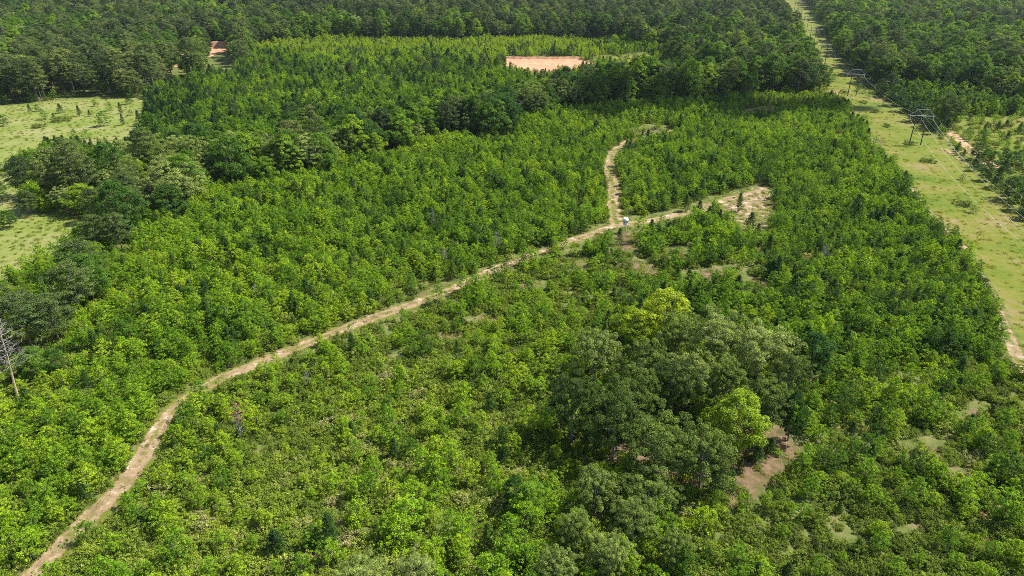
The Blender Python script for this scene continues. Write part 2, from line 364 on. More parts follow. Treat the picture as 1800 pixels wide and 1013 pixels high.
# ---- one builder per kind; each returns (crown Geo, trunk Geo)
def b_sapling(seed, H=5.6, R=2.1, dens=1.0):
    """an ovate, ragged young hardwood: spiralling branches that end in leafy clumps"""
    r = np.random.default_rng(seed); c, t = Geo(), Geo()
    n = int(44 * dens); cs, rs = [], []; lean = r.normal(0, .05, 2); ph = r.uniform(0, 6.28)
    for i in range(n):
        f = (i + .5) / n; z = H * (.10 + .84 * f)
        prof = (math.sin(math.pi * (.22 + .78 * f ** 1.15)) ** .8 * .85 + .12 * (1 - f)); ang = i * 2.399 + r.normal(0, .5)
        L = R * prof * r.uniform(.55, 1.2) * (1 + .25 * math.sin(2 * ang + ph)) + .15; x0, y0 = lean * z
        for q in ((.5, 1.0) if L > .8 else (1.0,)):
            cs.append((x0 + math.cos(ang) * L * q, y0 + math.sin(ang) * L * q, z + L * q * .22 + r.normal(0, .18))); rs.append((.27 + .2 * r.random()) * (1.0 if q == 1 else .8))
        if i % 3 == 0: t.tube([(x0, y0, z - .25), (x0 + math.cos(ang) * L * .8, y0 + math.sin(ang) * L * .8, z + L * .1)], [.03, .012], 4)
    for q in range(3): cs.append((lean[0] * H + r.normal(0, .15), lean[1] * H + r.normal(0, .15), H * (.93 + .05 * q))); rs.append(.34 - .06 * q)
    clumps_to_leaves(c, np.array(cs), np.array(rs), 21, .235, r, up=.75, flat=.85)
    trunk_and_limbs(t, H * .95, .075, [], r)
    return c, t
def b_shrub(seed, H=1.5, R=1.35):
    r = np.random.default_rng(seed); c, t = Geo(), Geo()
    n = 46; d = r.normal(size=(n, 3)); d /= np.linalg.norm(d, axis=1)[:, None]; d[:, 2] = abs(d[:, 2])
    cs = d * np.array([R, R, H * .8]) * (r.uniform(.35, 1.05, n) ** .6)[:, None] * (1 + .25 * np.sin(3 * np.arctan2(d[:, 1], d[:, 0]) + seed))[:, None]; cs[:, 2] += .15
    clumps_to_leaves(c, cs, r.uniform(.22, .42, n), 23, .19, r, up=.75)
    for a in r.uniform(0, 6.28, 6): t.tube([(0, 0, -.1), (math.cos(a) * R * .5, math.sin(a) * R * .5, H * .7)], [.03, .01], 4)
    return c, t
def b_young_pine(seed, H=5.0, R=1.45):
    r = np.random.default_rng(seed); c, t = Geo(), Geo(); cs, rs = [], []
    n = 60
    for i in range(n):
        f = (i + .5) / n; z = H * (.08 + .9 * f); L = R * (1 - f) ** .8 * r.uniform(.7, 1.15) + .08; a = i * 2.399 + r.normal(0, .3)
        for q in (.55, 1.0): cs.append((math.cos(a) * L * q, math.sin(a) * L * q, z + .1 * L)); rs.append(.24 + .14 * r.random())
    clumps_to_leaves(c, np.array(cs), np.array(rs) * 1.1, 19, .2, r, up=.6, flat=.8)
    trunk_and_limbs(t, H, .08, [], r); return c, t
def b_oak(seed, H=13.0, R=6.0, n=130, leaf=.27):
    r = np.random.default_rng(seed); c, t = Geo(), Geo(); base = H * .36; cz = H * .60
    i = np.arange(n); zz = 1 - 1.45 * (i + .5) / n; an = i * 2.399 + r.normal(0, .35, n)
    rad = np.sqrt(np.clip(1 - zz ** 2, 0, 1)); k = r.uniform(.66, 1.12, n) * (1 + .26 * np.sin(an * 3 + seed) * np.cos(zz * 4 + seed))
    cs = np.column_stack([np.cos(an) * rad * R * k, np.sin(an) * rad * R * k, cz + zz * (H - cz) * k])
    inn = cs[::3] * np.array([.6, .6, 1]) + np.array([0, 0, -.1 * H]); cs = np.vstack([cs, inn]); cs[:, 2] = np.maximum(cs[:, 2], base * .8)
    rs = r.uniform(.75, 1.45, len(cs)) * R / 6.0
    clumps_to_leaves(c, cs, rs * .80, 120, leaf, r, up=.5, flat=.72, crown_c=np.array([0, 0, cz - 2]))
    sel = r.choice(n, 14, False)
    trunk_and_limbs(t, H * .72, .30 * R / 6, [(r.uniform(.4, .9), cs[j] * np.array([.84, .84, .93]), .11 * R / 6) for j in sel], r, lean=.05)
    return c, t
def b_broadleaf(seed, H=15.0, R=4.6, n=120, leaf=.36):
    r = np.random.default_rng(seed); c, t = Geo(), Geo(); cs = []
    for i in range(n):
        f = (i + .5) / n; z = H * (.22 + .76 * f); prof = math.sin(math.pi * (.18 + .80 * f)) ** .75
        a = i * 2.399 + r.normal(0, .4); L = R * prof * r.uniform(.6, 1.12) * (1 + .22 * math.sin(2 * a + f * 7 + seed)); cs.append((math.cos(a) * L, math.sin(a) * L, z + r.normal(0, .3)))
    cs = np.array(cs); rs = r.uniform(.7, 1.3, n) * R / 4.4
    clumps_to_leaves(c, cs, rs * .92, 95, leaf, r, up=.6, flat=.8, crown_c=np.array([0, 0, H * .45]))
    sel = r.choice(n, 14, False)
    trunk_and_limbs(t, H * .85, .22, [(max(.25, cs[j][2] / H - .22), cs[j] * .85, .08) for j in sel], r, lean=.04)
    return c, t
def b_pine(seed, H=17.0, R=4.4, n=95, low=.34):
    r = np.random.default_rng(seed); c, t = Geo(), Geo(); cs = []; limbs = []
    for i in range(n):
        f = (i + .5) / n; z = H * (low + (.98 - low) * f); prof = (1 - f ** 2.2) ** .6 * (.55 + .45 * min(1, f * 3)) + .1
        a = i * 2.399 + r.normal(0, .5); L = R * prof * r.uniform(.45, 1.12); p = (math.cos(a) * L, math.sin(a) * L, z + .16 * L + r.normal(0, .25)); cs.append(p)
        if i % 3 == 0: limbs.append((min(.97, z / H - .03), np.array(p) - np.array([0, 0, .25]), .06))
    cs = np.array(cs); rs = r.uniform(.7, 1.3, n) * R / 4.0
    clumps_to_leaves(c, cs, rs * .95, 110, .30, r, up=.55, flat=.55)
    trunk_and_limbs(t, H * .97, .24, limbs, r, lean=.025); return c, t
def b_dead(seed, H=14.0, R=2.6, low=.5, n=26, twigs=5, m=0):
    r = np.random.default_rng(seed); t = Geo()
    P = trunk_and_limbs(t, H, .20, [], r, lean=.02)
    br = Geo()
    for i in range(n):
        f = (i + .5) / n; z = H * (low + (.97 - low) * f); a = i * 2.399 + r.normal(0, .5); L = R * (1.05 - f * .65) * r.uniform(.5, 1.1)
        x0, y0 = np.interp(z, P[:, 2], P[:, 0]), np.interp(z, P[:, 2], P[:, 1])
        d = np.array([math.cos(a), math.sin(a), r.uniform(.0, .5)]); p0 = np.array([x0, y0, z]); p1 = p0 + d * L * .55; p2 = p0 + d * L + np.array([0, 0, .12 * L])
        br.tube([p0, p1, p2], [.065, .04, .018], 4)
        for q in range(twigs):
            s = r.uniform(.3, 1); b = p0 + (p2 - p0) * s; e = b + (d * .5 + r.normal(scale=.55, size=3)) * L * .42; br.tube([b, e], [.022, .009], 3)
    return br, t

KINDS = {}
def register(kind, builds, leafmat, barkmat):
    out = []
    for i, (c, t) in enumerate(builds):
        cm = c.mesh(kind + '_crown', [leafmat]); tm = t.mesh(kind + '_trunk', [barkmat])
        j = Geo()
        for g, mi in ((c, 0), (t, 1)):
            for V, F, lv, base in zip(g.V, g.F, g.lv, np.cumsum([0] + [len(v) for v in g.V[:-1]])): j.add(V, F - base, mi, lv)
        out.append((cm, tm, j.mesh(kind + '_whole', [leafmat, barkmat])))
    KINDS[kind] = out
register('sapling', [b_sapling(11), b_sapling(12, 5.0, 2.4), b_sapling(13, 6.2, 2.0), b_sapling(14, 4.6, 2.2), b_sapling(15, 5.4, 2.6, 1.2), b_sapling(16, 5.2, 2.2), b_sapling(17, 6.0, 2.3)], M['sapling'], M['bark'])
register('shrub', [b_shrub(21), b_shrub(22, 1.2, 1.6), b_shrub(23, 1.8, 1.3), b_shrub(24, 1.4, 1.5)], M['shrub'], M['bark'])
register('young_pine', [b_young_pine(31), b_young_pine(32, 4.4, 1.7), b_young_pine(33, 5.6, 1.4)], M['young_pine'], M['bark'])
register('oak_tree', [b_oak(41), b_oak(42, 12, 5.4), b_oak(43, 14, 5.8), b_oak(44, 11.5, 6.2), b_oak(45, 13, 5.0)], M['oak_tree'], M['oakbark'])
register('broadleaf_tree', [b_broadleaf(51), b_broadleaf(52, 13.5, 5.0), b_broadleaf(53, 16, 4.3), b_broadleaf(54, 14, 5.4)], M['broadleaf_tree'], M['bark'])
register('pine_tree', [b_pine(61), b_pine(62, 15.5, 4.8), b_pine(63, 18, 4.0, low=.42), b_pine(64, 14, 5.0, low=.25)], M['pine_tree'], M['bark'])
register('dead_tree', [b_dead(71, R=3.2, low=.42, n=46, twigs=8), b_dead(72, 11, 3.6, .3, 30), b_dead(73, 9, 1.6, .15, 34), b_dead(74, 10, 2.6, .2, 36, 7)], M['deadwood'], M['deadwood'])
PH = {'sapling': 5.5, 'shrub': 1.5, 'young_pine': 5, 'oak_tree': 12.8, 'broadleaf_tree': 14.6, 'pine_tree': 17, 'dead_tree': 11}

# ------------------------------------------------------------------ ground and its sheets
def weights(x, y):
    u, v, dep = project(x, y, height(x, y))
    behind = (y < 40)
    def soft(poly, wpx):
        # softened membership: average of the polygon test over a small ring (metres to pixels at that depth)
        acc = np.zeros(np.shape(u)); k = 8
        rp = wpx * FPX / dep
        for q in range(k):
            a = q * 2 * math.pi / k; rr = rp * (.5 if q % 2 else 1.0)
            acc += inpoly(u + rr * math.cos(a), v + rr * math.sin(a) * .45, poly)
        acc = acc / k; acc[behind] = 0
        return acc
    g = np.maximum.reduce([soft(CORRIDOR, 3.0), soft(SCRUB_R, 4.0) * .75, soft(STRIP, 5) * .8])
    md = np.maximum(soft(MEADOW_A, 6), soft(MEADOW_B, 4))
    lit = np.maximum(soft(OAK_FLOOR, 3), ell(u, v) * .75 * ~behind)
    lit = np.maximum(lit, soft(CLEARING, 2) * .45)
    di = soft(CLEARING, 2.5) * (.25 + .6 * vnoise(x, y, 9, 31))
    cl = soft(PIT, 4)
    g = np.maximum(g, soft(CLEARING, 2.5) * .6)
    return {'grass': g, 'meadow': md, 'litter': lit, 'dirt': di, 'clay': cl}
def grid(xs, ys, dz=0.0):
    X, Y = np.meshgrid(xs, ys); x, y = X.ravel(), Y.ravel(); nx, ny = len(xs), len(ys)
    i = (np.arange(ny - 1)[:, None] * nx + np.arange(nx - 1)[None]).ravel()
    return x, y, np.column_stack([x, y, height(x, y) + dz]), np.column_stack([i, i + 1, i + nx + 1, i + nx])
def axis(a, b, segs):
    out = [a]
    for (lim, st) in segs:
        while out[-1] < lim: out.append(out[-1] + st)
    return np.array(out)
ya = axis(-400, 0, [(40, 40), (560, 3.0), (1000, 8), (2200, 20), (7000, 120)])
xh = axis(0, 0, [(300, 3.0), (700, 8), (1600, 20), (5600, 120)])
xa = np.concatenate([-xh[:0:-1], xh])
gx, gy, gv, gf = grid(xa, ya)
ground = link('ground', mesh_np('ground', gv, gf, mats=[M['ground']], attrs=weights(gx, gy), smooth_=True)); tag(ground, kind='structure')

def strip(name, pts, halfw, rutty, clayey, dz, step=.6):
    P = np.array(pts, float)
    seg = np.r_[0, np.cumsum(np.hypot(*np.diff(P, axis=0).T))]
    s = np.arange(0, seg[-1], step)
    cx, cyy = np.interp(s, seg, P[:, 0]), np.interp(s, seg, P[:, 1])
    ker = np.ones(15) / 15
    cx = np.convolve(np.pad(cx, 7, 'edge'), ker, 'valid'); cyy = np.convolve(np.pad(cyy, 7, 'edge'), ker, 'valid')
    tx, ty = np.gradient(cx), np.gradient(cyy); L = np.hypot(tx, ty) + 1e-9; nx_, ny_ = -ty / L, tx / L
    k = 17; a = np.linspace(-1, 1, k)
    X = cx[:, None] + nx_[:, None] * a * halfw; Y = cyy[:, None] + ny_[:, None] * a * halfw
    x, y = X.ravel(), Y.ravel(); A = np.broadcast_to(a, X.shape).ravel(); Sx = np.broadcast_to(s[:, None], X.shape).ravel()
    off = (vnoise(Sx, Sx * 0, 11, 3) - .5) * .35
    b = A + off
    rut = np.maximum(np.exp(-((b - .38) / .17) ** 2), np.exp(-((b + .38) / .17) ** 2))
    wear = fbm(x, y, 7, 17)
    d = np.clip(rut * (.45 + .9 * wear) + np.clip(1 - abs(b) * 1.35, 0, 1) * (.15 + rutty * wear) , 0, 1) * np.clip((1 - abs(A)) * 4, 0, 1)
    g = np.clip((1 - abs(A)) * 2.5, 0, 1) * .8
    lift = dz * np.clip((1 - abs(A)) * 6, 0, 1) - .05 * (1 - np.clip((1 - abs(A)) * 6, 0, 1)) - .05 * rut * (1 - clayey)
    att = {'grass': g, 'meadow': g * 0, 'litter': g * .5, 'dirt': d, 'clay': d * clayey}
    i = (np.arange(len(s) - 1)[:, None] * k + np.arange(k - 1)[None]).ravel()
    F = np.column_stack([i, i + 1, i + k + 1, i + k])
    o = link(name, mesh_np(name, np.column_stack([x, y, height(x, y) + lift]), F[:, ::-1], mats=[M['ground']], attrs=att, smooth_=True)); return tag(o, kind='structure')
strip('dirt_track', track_w, 2.8, .75, 0, .07)
strip('dirt_track', branch_w, 4.2, .4, 0, .12)
strip('clay_road', clayroad_w, 4.0, 1.2, .75, .10)
strip('dirt_track', ctrack_w, 2.4, .8, 0, .09)
strip('dirt_track', W2([(1590, 318), (1563, 286), (1536, 252), (1508, 218), (1486, 190), (1468, 168), (1470, 160), (1490, 157)]), 2.2, .35, 0, .09)
strip('clay_road', W2([(1662, 262), (1676, 272), (1690, 283), (1702, 292)]), 1.6, .8, .4, .10)

def clay_bank(name, u0, u1, v, hgt, depth_, label=None):
    """a bare cut bank: floor in front, a steep rough face, a flat lip behind"""
    x0, y0 = unproject([u0], [v]); x1, y1 = unproject([u1], [v])
    p0, p1 = np.array([x0[0], y0[0]]), np.array([x1[0], y1[0]]); w = np.linalg.norm(p1 - p0); e = (p1 - p0) / w; n = np.array([-e[1], e[0]])
    s = np.linspace(0, w, int(w / .8) + 2); prof = [(-depth_, .25), (-depth_ * .6, .3), (-depth_ * .25, .5), (0, .9), (hgt * .25, hgt * .4), (hgt * .38, hgt * .72), (hgt * .55, hgt * .95), (hgt * .75, hgt), (hgt * 1.6, hgt * .8), (hgt * 4.0, -.3)]
    V = []
    for q in s:
        edge = min(1, min(q, w - q) / (w * .14)) ** .6
        for (dd, zz) in prof:
            j = (fbm(np.array([q]), np.array([dd]), 5, 8)[0] - .5) * 1.6
            p = p0 + e * q + n * (dd + j); h = float(height(p[0], p[1])); V.append((p[0], p[1], h + (zz * edge if zz > 0 else zz) + (j * .3 if 0 < dd < hgt else 0)))
    k = len(prof); F = [(i * k + j, (i + 1) * k + j, (i + 1) * k + j + 1, i * k + j + 1) for i in range(len(s) - 1) for j in range(k - 1)]
    V = np.array(V); o = link(name, mesh_np(name, V, F, mats=[M['ground']], attrs={'clay': np.tile([.9, .95, .9, .85, .8, .85, .9, .9, .4, 0.05], len(s))}, smooth_=True)); return tag(o, kind='structure')
clay_bank('clay_pit', 864, 1042, 107, 3.0, 92)
clay_bank('clay_bank', 364, 410, 86, 6.0, 110)
clay_bank('clay_bank', 304, 338, 98, 4.0, 90)

# ------------------------------------------------------------------ scatter
class Pts:
    def __init__(s): s.x, s.y, s.sc, s.tone, s.sz = [], [], [], [], []
    def add(s, x, y, sc, tone, sz=None):
        s.x.append(x); s.y.append(y); s.sc.append(sc); s.tone.append(np.clip(tone, 0, 1)); s.sz.append(sc if sz is None else sz)
    def cat(s): return [np.concatenate(a) for a in (s.x, s.y, s.sc, s.tone, s.sz)]
PT = {k: Pts() for k in KINDS}
TX = np.array(track_w)[np.argsort(np.array(track_w)[:, 0])]
def near_side(x, y):
    """how far a point lies on the camera's side of the track"""
    return np.interp(x, TX[:, 0], TX[:, 1], left=-1e3, right=-1e3) - y
def jgrid(y0, y1, sp_, jit=.42, marg=1.12):
    xm = marg * (y1 * cp + CAM_H * sp) * .75 + 12
    ys = np.arange(y0, y1, sp_ * .87); xs = np.arange(-xm, xm, sp_)
    X, Y = np.meshgrid(xs, ys); X = X + (np.arange(len(ys)) % 2)[:, None] * sp_ * .5
    x = X.ravel() + rng.uniform(-jit, jit, X.size) * sp_; y = Y.ravel() + rng.uniform(-jit, jit, X.size) * sp_
    u, v, d = project(x, y, height(x, y)); m = (u > -200) & (u < 2000) & (v < 1190)
    return x[m], y[m]
def U(n): return rng.random(n)

# low growth: shrubs fill the thicket
for (y0, y1, s_) in ((62, 150, 1.55), (150, 240, 1.8), (240, 420, 2.6)):
    x, y = jgrid(y0, y1, s_); z, u, v, dep = zones(x, y); op = ell(u, v, 1.15)
    p = np.select([z == Z_THICKET, z == Z_DENSE, z == Z_SCRUB, z == Z_BELT, z == Z_FLOOR], [.93, .6, .16, .25, .16], 0.0) * np.where(op > .15, .12, 1)
    fld = fbm(x, y, 16, 40); p = p * np.where(fld < .36, .45, 1)
    m = U(len(x)) < p; x, y = x[m], y[m]; n = len(x); dn_ = near_side(x, y)
    PT['shrub'].add(x, y, rng.uniform(.5, 1.3, n) * np.where((dn_ > 0) & (dn_ < 7), .62, 1) * (.75 + .6 * vnoise(x, y, 9, 41)), .15 + .62 * fbm(x, y, 26, 42) + rng.normal(0, .2, n))
x, y = jgrid(420, 700, 3.4); z, u, v, dep = zones(x, y)
m = U(len(x)) < np.select([z == Z_SCRUB, z == Z_DENSE, z == Z_YOUNG], [.2, .2, .2], 0.0); PT['shrub'].add(x[m], y[m], rng.uniform(.6, 1.5, m.sum()), .5 + rng.normal(0, .2, m.sum()))
# sparse weeds and bushes in the corridor and the meadows
x, y = jgrid(130, 700, 7.0); z, u, v, dep = zones(x, y)
inn = inpoly(u, v, CORRIDOR) | inpoly(u, v, MEADOW_A) | inpoly(u, v, MEADOW_B)
m = inn & (U(len(x)) < .03); PT['shrub'].add(x[m], y[m], rng.uniform(.25, .6, m.sum()), .35 + rng.normal(0, .2, m.sum()))

# young trees
for (y0, y1, s_) in ((62, 190, 2.6), (190, 300, 2.35), (300, 430, 2.6), (430, 800, 3.5)):
    x, y = jgrid(y0, y1, s_, .62); z, u, v, dep = zones(x, y); op = ell(u, v, 1.25)
    fld = fbm(x, y, 20, 50)
    left = polydist(x, y, track_w)[0]
    thick = np.where(u < np.interp(v, [330, 412, 546, 645, 748, 955, 1050], [1340, 1035, 700, 440, 283, 115, 30]), .86, .40) * np.where(fld > .45, 1.15, .7)
    thick = np.where((u > 1380), thick * 1.25, thick)
    p = np.select([z == Z_THICKET, z == Z_DENSE, z == Z_YOUNG, z == Z_SCRUB, z == Z_BELT], [thick, .93, .95, .10, .55], 0.0) * np.where(op > .1, .05, 1)
    m = U(len(x)) < p; x, y, z, u, v = x[m], y[m], z[m], u[m], v[m]; n = len(x)
    sc = (.5 + .75 * rng.beta(2, 2.2, n)) * (.78 + .45 * vnoise(x, y, 13, 51)) * np.select([z == Z_YOUNG, z == Z_DENSE], [1.22, .92], .8)
    tone = .27 + .62 * fbm(x, y, 34, 52) + rng.normal(0, .2, n)
    sc = sc * np.where((z == Z_YOUNG) & (v < 98) & (u < 1060), .72, 1)
    dn_ = near_side(x, y); sc = sc * (.74 + .5 * vnoise(x * .5 + y * .86, x * .86 - y * .5, 28, 56)); hide = (dn_ > 0) & (dn_ < 11) & (U(n) < np.clip(.12 + 1.0 * vnoise(x, y, 12, 55) + .6 * ((u > 270) & (u < 450) & (v > 620)), 0, .92))
    tone = tone - .34 * (vnoise(x, y, 7, 53) > .74) + .16 * (vnoise(x, y, 6, 54) > .78)
    tone = tone + np.where((v < 98) & (z == Z_YOUNG) & (u < 1060), .5, 0) + np.where((v > 98) & (v < 125) & (z == Z_YOUNG) & (u > 560) & (u < 1200), .15, 0) + np.where((v > 95) & (v < 150) & (u < 560) & (z == Z_YOUNG), -.12, 0)
    tone = tone + np.where((v > 640) & (u < 700), .08, 0) - np.where((u > 1150) & (v > 250) & (v < 640), .06, 0)
    tone = tone - .14 * ((z == Z_YOUNG) & (v > 118))
    pine = U(n) < np.select([z == Z_YOUNG, z == Z_DENSE], [.32, .12], .08)
    pine |= (z == Z_YOUNG) & (u < 340) & (v > 120) & (U(n) < .55)
    sap = ~pine & ~hide; pine &= ~hide
    PT['sapling'].add(x[sap], y[sap], sc[sap], tone[sap]); PT['young_pine'].add(x[pine], y[pine], sc[pine] * 1.1, tone[pine] - .1)

x, y = jgrid(62, 330, 9.0); z, u, v, dep = zones(x, y); m = np.isin(z, (Z_THICKET, Z_DENSE)) & (U(len(x)) < .05)
PT['dead_tree'].add(x[m], y[m], rng.uniform(.25, .5, m.sum()), U(m.sum()))
x, y = jgrid(330, 640, 9.0); z, u, v, dep = zones(x, y); m = (z == Z_YOUNG) & (v > 98) & (U(len(x)) < .05 + .16 * (fbm(x, y, 60, 95) > .56)); q = m.sum(); r_ = U(q)
for k_, a, b in (('broadleaf_tree', 0, .45), ('oak_tree', .45, .65), ('pine_tree', .65, 1)):
    w_ = (r_ >= a) & (r_ < b); PT[k_].add(x[m][w_], y[m][w_], rng.uniform(.45, .78, w_.sum()), .35 + rng.normal(0, .22, w_.sum()))
# grown trees
for (y0, y1, s_) in ((90, 420, 6.4), (420, 900, 8.3), (900, 1500, 9.6), (1500, 2300, 11)):
    x, y = jgrid(y0, y1, s_, .5); z, u, v, dep = zones(x, y)
    m = np.isin(z, (Z_MATURE, Z_FARR, Z_BELT)); x, y, z, u, v = x[m], y[m], z[m], u[m], v[m]; n = len(x)
    sp_n = fbm(x, y, 90, 60); sp_s = vnoise(x, y, 24, 61)
    pw = np.clip((sp_n - .46) * 6 + .5, .10, .90)
    pw = np.where((z == Z_MATURE) & (u > 430) & (u < 1330) & (v < 56), .88, pw); pw = np.where(z == Z_FARR, pw * .5, pw)
    pw = np.where(z == Z_BELT, np.where(u < 260, .5, .14), pw)
    pw = np.where((z == Z_MATURE) & (u > 1100) & (v > 60), .2, pw); pw = np.where((z == Z_MATURE) & (v > 56) & (v < 72) & (u > 450), .35, pw)
    r0 = U(n); r1 = U(n); pine = r0 < pw
    oak = ~pine & (r1 < np.where(z == Z_BELT, np.where(u < 620, .62, .30), .14 + .4 * (sp_s > .6)))
    bro = ~pine & ~oak
    keep = U(n) < np.where(oak, .8, .95)
    keep &= ~((z == Z_BELT) & (u < 330) & (U(n) < .4))
    far = smooth(500, 1200, y)
    for k_, m_ in (('pine_tree', pine), ('oak_tree', oak), ('broadleaf_tree', bro)):
        m_ = m_ & keep; q = m_.sum()
        sc = rng.uniform(.72, 1.3, q) * np.where(y[m_] > 420, 1.24, 1.0) * (1 + .08 * far[m_])
        sc = sc * np.where(z[m_] == Z_BELT, 1.06, 1)
        tone = .52 + .5 * (vnoise(x[m_], y[m_], 45, 62) - .5) + rng.normal(0, .26, q)
        if k_ == 'broadleaf_tree': tone = np.minimum(tone - .03 - np.where(z[m_] == Z_BELT, .13, 0), .8)
        if k_ == 'oak_tree': tone = tone + np.where((z[m_] == Z_BELT) & (u[m_] < 520), .25, 0)
        PT[k_].add(x[m_], y[m_], sc, tone)
    dm = U(n) < .003; PT['dead_tree'].add(x[dm], y[dm], rng.uniform(.9, 1.4, dm.sum()), U(dm.sum()))

# ------------------------------------------------------------------ individual plants
CAT = {'sapling': 'sapling', 'shrub': 'shrub', 'young_pine': 'young pine', 'oak_tree': 'oak tree', 'broadleaf_tree': 'broadleaf tree', 'pine_tree': 'pine tree', 'dead_tree': 'dead tree'}
placed = {k: 0 for k in KINDS}
def plant(kind, x, y, sc, tone, label, group=None, var=None, rot=None, stretch=1.0, sink=.05, parts=True):
    cm, tm, wm = KINDS[kind][int(rng.integers(len(KINDS[kind]))) if var is None else var]
    placed[kind] += 1
    o = bpy.data.objects.new(kind, None); COL.objects.link(o)
    o.location = (x, y, float(height(x, y)) - sink); o.rotation_euler = (0, 0, rng.uniform(0, 6.28) if rot is None else rot); o.scale = (sc, sc, sc * stretch)
    o.empty_display_size = .2
    c = link('foliage' if kind == 'shrub' else ('branches' if kind == 'dead_tree' else 'crown'), cm, o); c['tone'] = float(np.clip(tone, 0, 1))
    link('stems' if kind == 'shrub' else 'trunk', tm, o)
    return tag(o, label, CAT[kind], group)
def plant_px(kind, u, v, Hm, tone, label, group=None, var=None, wide=1.0, **k):
    """by the pixel of its foot and its height in metres"""
    x, y = unproject([u], [v]); vv = int(rng.integers(len(KINDS[kind]))) if var is None else var
    me = KINDS[kind][vv][2]; zmax = max(p.co.z for p in me.vertices) if me.name not in _zm else _zm[me.name]; _zm[me.name] = zmax
    s = Hm / zmax; return plant(kind, float(x[0]), float(y[0]), s * wide, tone, label, group, vv, stretch=1 / wide, **k)
_zm = {}
special = []     # (x, y, radius): nothing else grows through these
def spx(kind, u, v, Hm, tone, label, group=None, var=None, wide=1.0, clear=None, **k):
    x, y = unproject([u], [v]); special.append((float(x[0]), float(y[0]), Hm * .28 * wide if clear is None else clear))
    return plant_px(kind, u, v, Hm, tone, label, group, var, wide, **k)

OAKS = [  # u, v of the foot, height, tone, variant, label; darker left and paler right tones partly paint in the sun side
    (1250, 668, 13.5, .92, 0, 'largest sunlit grey green oak at the top of the oak grove'),
    (1330, 690, 13.0, .98, 3, 'pale grey green oak on the right shoulder of the oak grove'),
    (1185, 650, 11.5, .60, 2, 'olive oak just below the yellow green tree in the grove'),
    (1045, 690, 12.0, .75, 1, 'grey green oak at the upper left corner of the grove'),
    (1130, 715, 12.5, .42, 4, 'mid green oak in the middle of the oak grove'),
    (1005, 790, 13.5, .0, 2, 'darkest oak at the left end of the grove'),
    (1075, 822, 13.8, .16, 0, 'dark oak above the brown leaf litter in the grove'),
    (1150, 850, 14, .38, 3, 'dark green oak leaning over the shaded litter at the front of the grove'),
    (1228, 862, 13.5, .52, 1, 'green oak left of the yellow green maple in the grove'),
    (1175, 752, 12.5, .06, 2, 'dark green oak filling the middle of the grove behind the front row'),
    (1265, 748, 12.0, .5, 4, 'olive green oak behind the yellow green maple in the grove'),
    (1110, 770, 12.5, .34, 1, 'green oak just left of the middle of the grove'),
    (1335, 785, 12.0, .40, 4, 'shaded oak right of the yellow green maple in the grove'),
    (1205, 740, 12.0, .85, 0, 'light olive oak in the hollow at the centre of the grove'),
    (1380, 720, 10.5, .30, 2, 'small dark oak on the right edge of the grove'),
    (1045, 905, 9.5, .66, 1, 'rounded olive oak in front of the grove on its left'),
    (1135, 915, 9.5, .55, 3, 'rounded darker oak in front of the brown leaf litter'),
    (1110, 960, 9.0, .64, 0, 'olive oak in the lower part of the small front grove'),
    (1010, 975, 8.5, .60, 4, 'small olive oak at the left end of the front grove'),
    (1065, 1020, 9.0, .74, 2, 'pale olive oak at the bottom edge below the front grove'),
    (975, 1040, 8.0, .70, 1, 'pale olive oak cut by the bottom edge left of the front grove'),
    (1180, 1000, 7.5, .55, 4, 'low olive oak at the right end of the front grove'),
    (735, 1050, 8.0, .88, 0, 'pale grey green oak cut by the bottom edge of the picture'),
    (640, 1060, 8.0, .84, 3, 'grey green oak cut by the bottom edge, left of its pale neighbour'),
]
for (u, v, H, t_, vr, lb) in OAKS: spx('oak_tree', u, v - 14 * (v < 850), H * (1.12 if v < 850 else 1.0), t_, lb, 'oaks of the foreground grove', vr, .84 + .1 * (vr == 3))
spx('broadleaf_tree', 1165, 600, 13.5, 1.0, 'bright yellow green tree at the top of the oak grove', None, 3, 1.15)
spx('broadleaf_tree', 1120, 612, 10.0, .92, 'smaller yellow green tree left of the bright one above the grove', None, 1, 1.1)
spx('broadleaf_tree', 1288, 800, 13.5, .86, 'bright yellow green maple inside the oak grove', None, 1, .95)
spx('broadleaf_tree', 1420, 672, 12.0, .06, 'tall dark blue green tree right of the oak grove', None, 0, 1.05)
spx('broadleaf_tree', 1385, 775, 11.0, .05, 'narrow dark tree at the right rim of the oak grove', None, 2, .75)
spx('young_pine', 1255, 872, 6.5, .25, 'dark narrow cedar on the bare litter below the grove', None, 2)
spx('young_pine', 1282, 862, 4.5, .5, 'smaller olive cedar beside the dark one on the litter', None, 0)
spx('young_pine', 1330, 812, 4.0, .35, 'small cedar on the reddish litter at the right of the grove', None, 1)
spx('young_pine', 1352, 800, 4.0, .3, 'thin dark cedar right of the reddish litter', None, 2)
spx('young_pine', 1300, 830, 3.0, .55, 'knee high cedar between the cedars on the litter', None, 0)
spx('young_pine', 488, 975, 5.0, .02, 'single dark blue green cedar in the bright thicket near the bottom', None, 1)
spx('sapling', 715, 935, 7.0, .62, 'largest round bright green sapling in the lower middle of the thicket', None, 4, 1.15)
spx('broadleaf_tree', 930, 910, 7.0, .72, 'bright green young tree left of the front oak grove', None, 1)
spx('broadleaf_tree', 905, 895, 7.0, .15, 'dark young tree behind the bright one left of the front grove', None, 2)
spx('sapling', 868, 500, 8.0, .12, 'dark green sapling standing over the dirt track', None, 2, .85)
spx('sapling', 1068, 447, 7.5, .3, 'dark sapling in the fork below the hunting blind', None, 4)
spx('sapling', 1085, 470, 6.5, .25, 'dark sapling just below the track fork', None, 0)
spx('sapling', 1145, 430, 6.5, .4, 'bushy sapling right of the hunting blind', None, 1)
spx('sapling', 1030, 398, 8.0, .45, 'tall sapling on the upper side of the track left of the fork', None, 4)
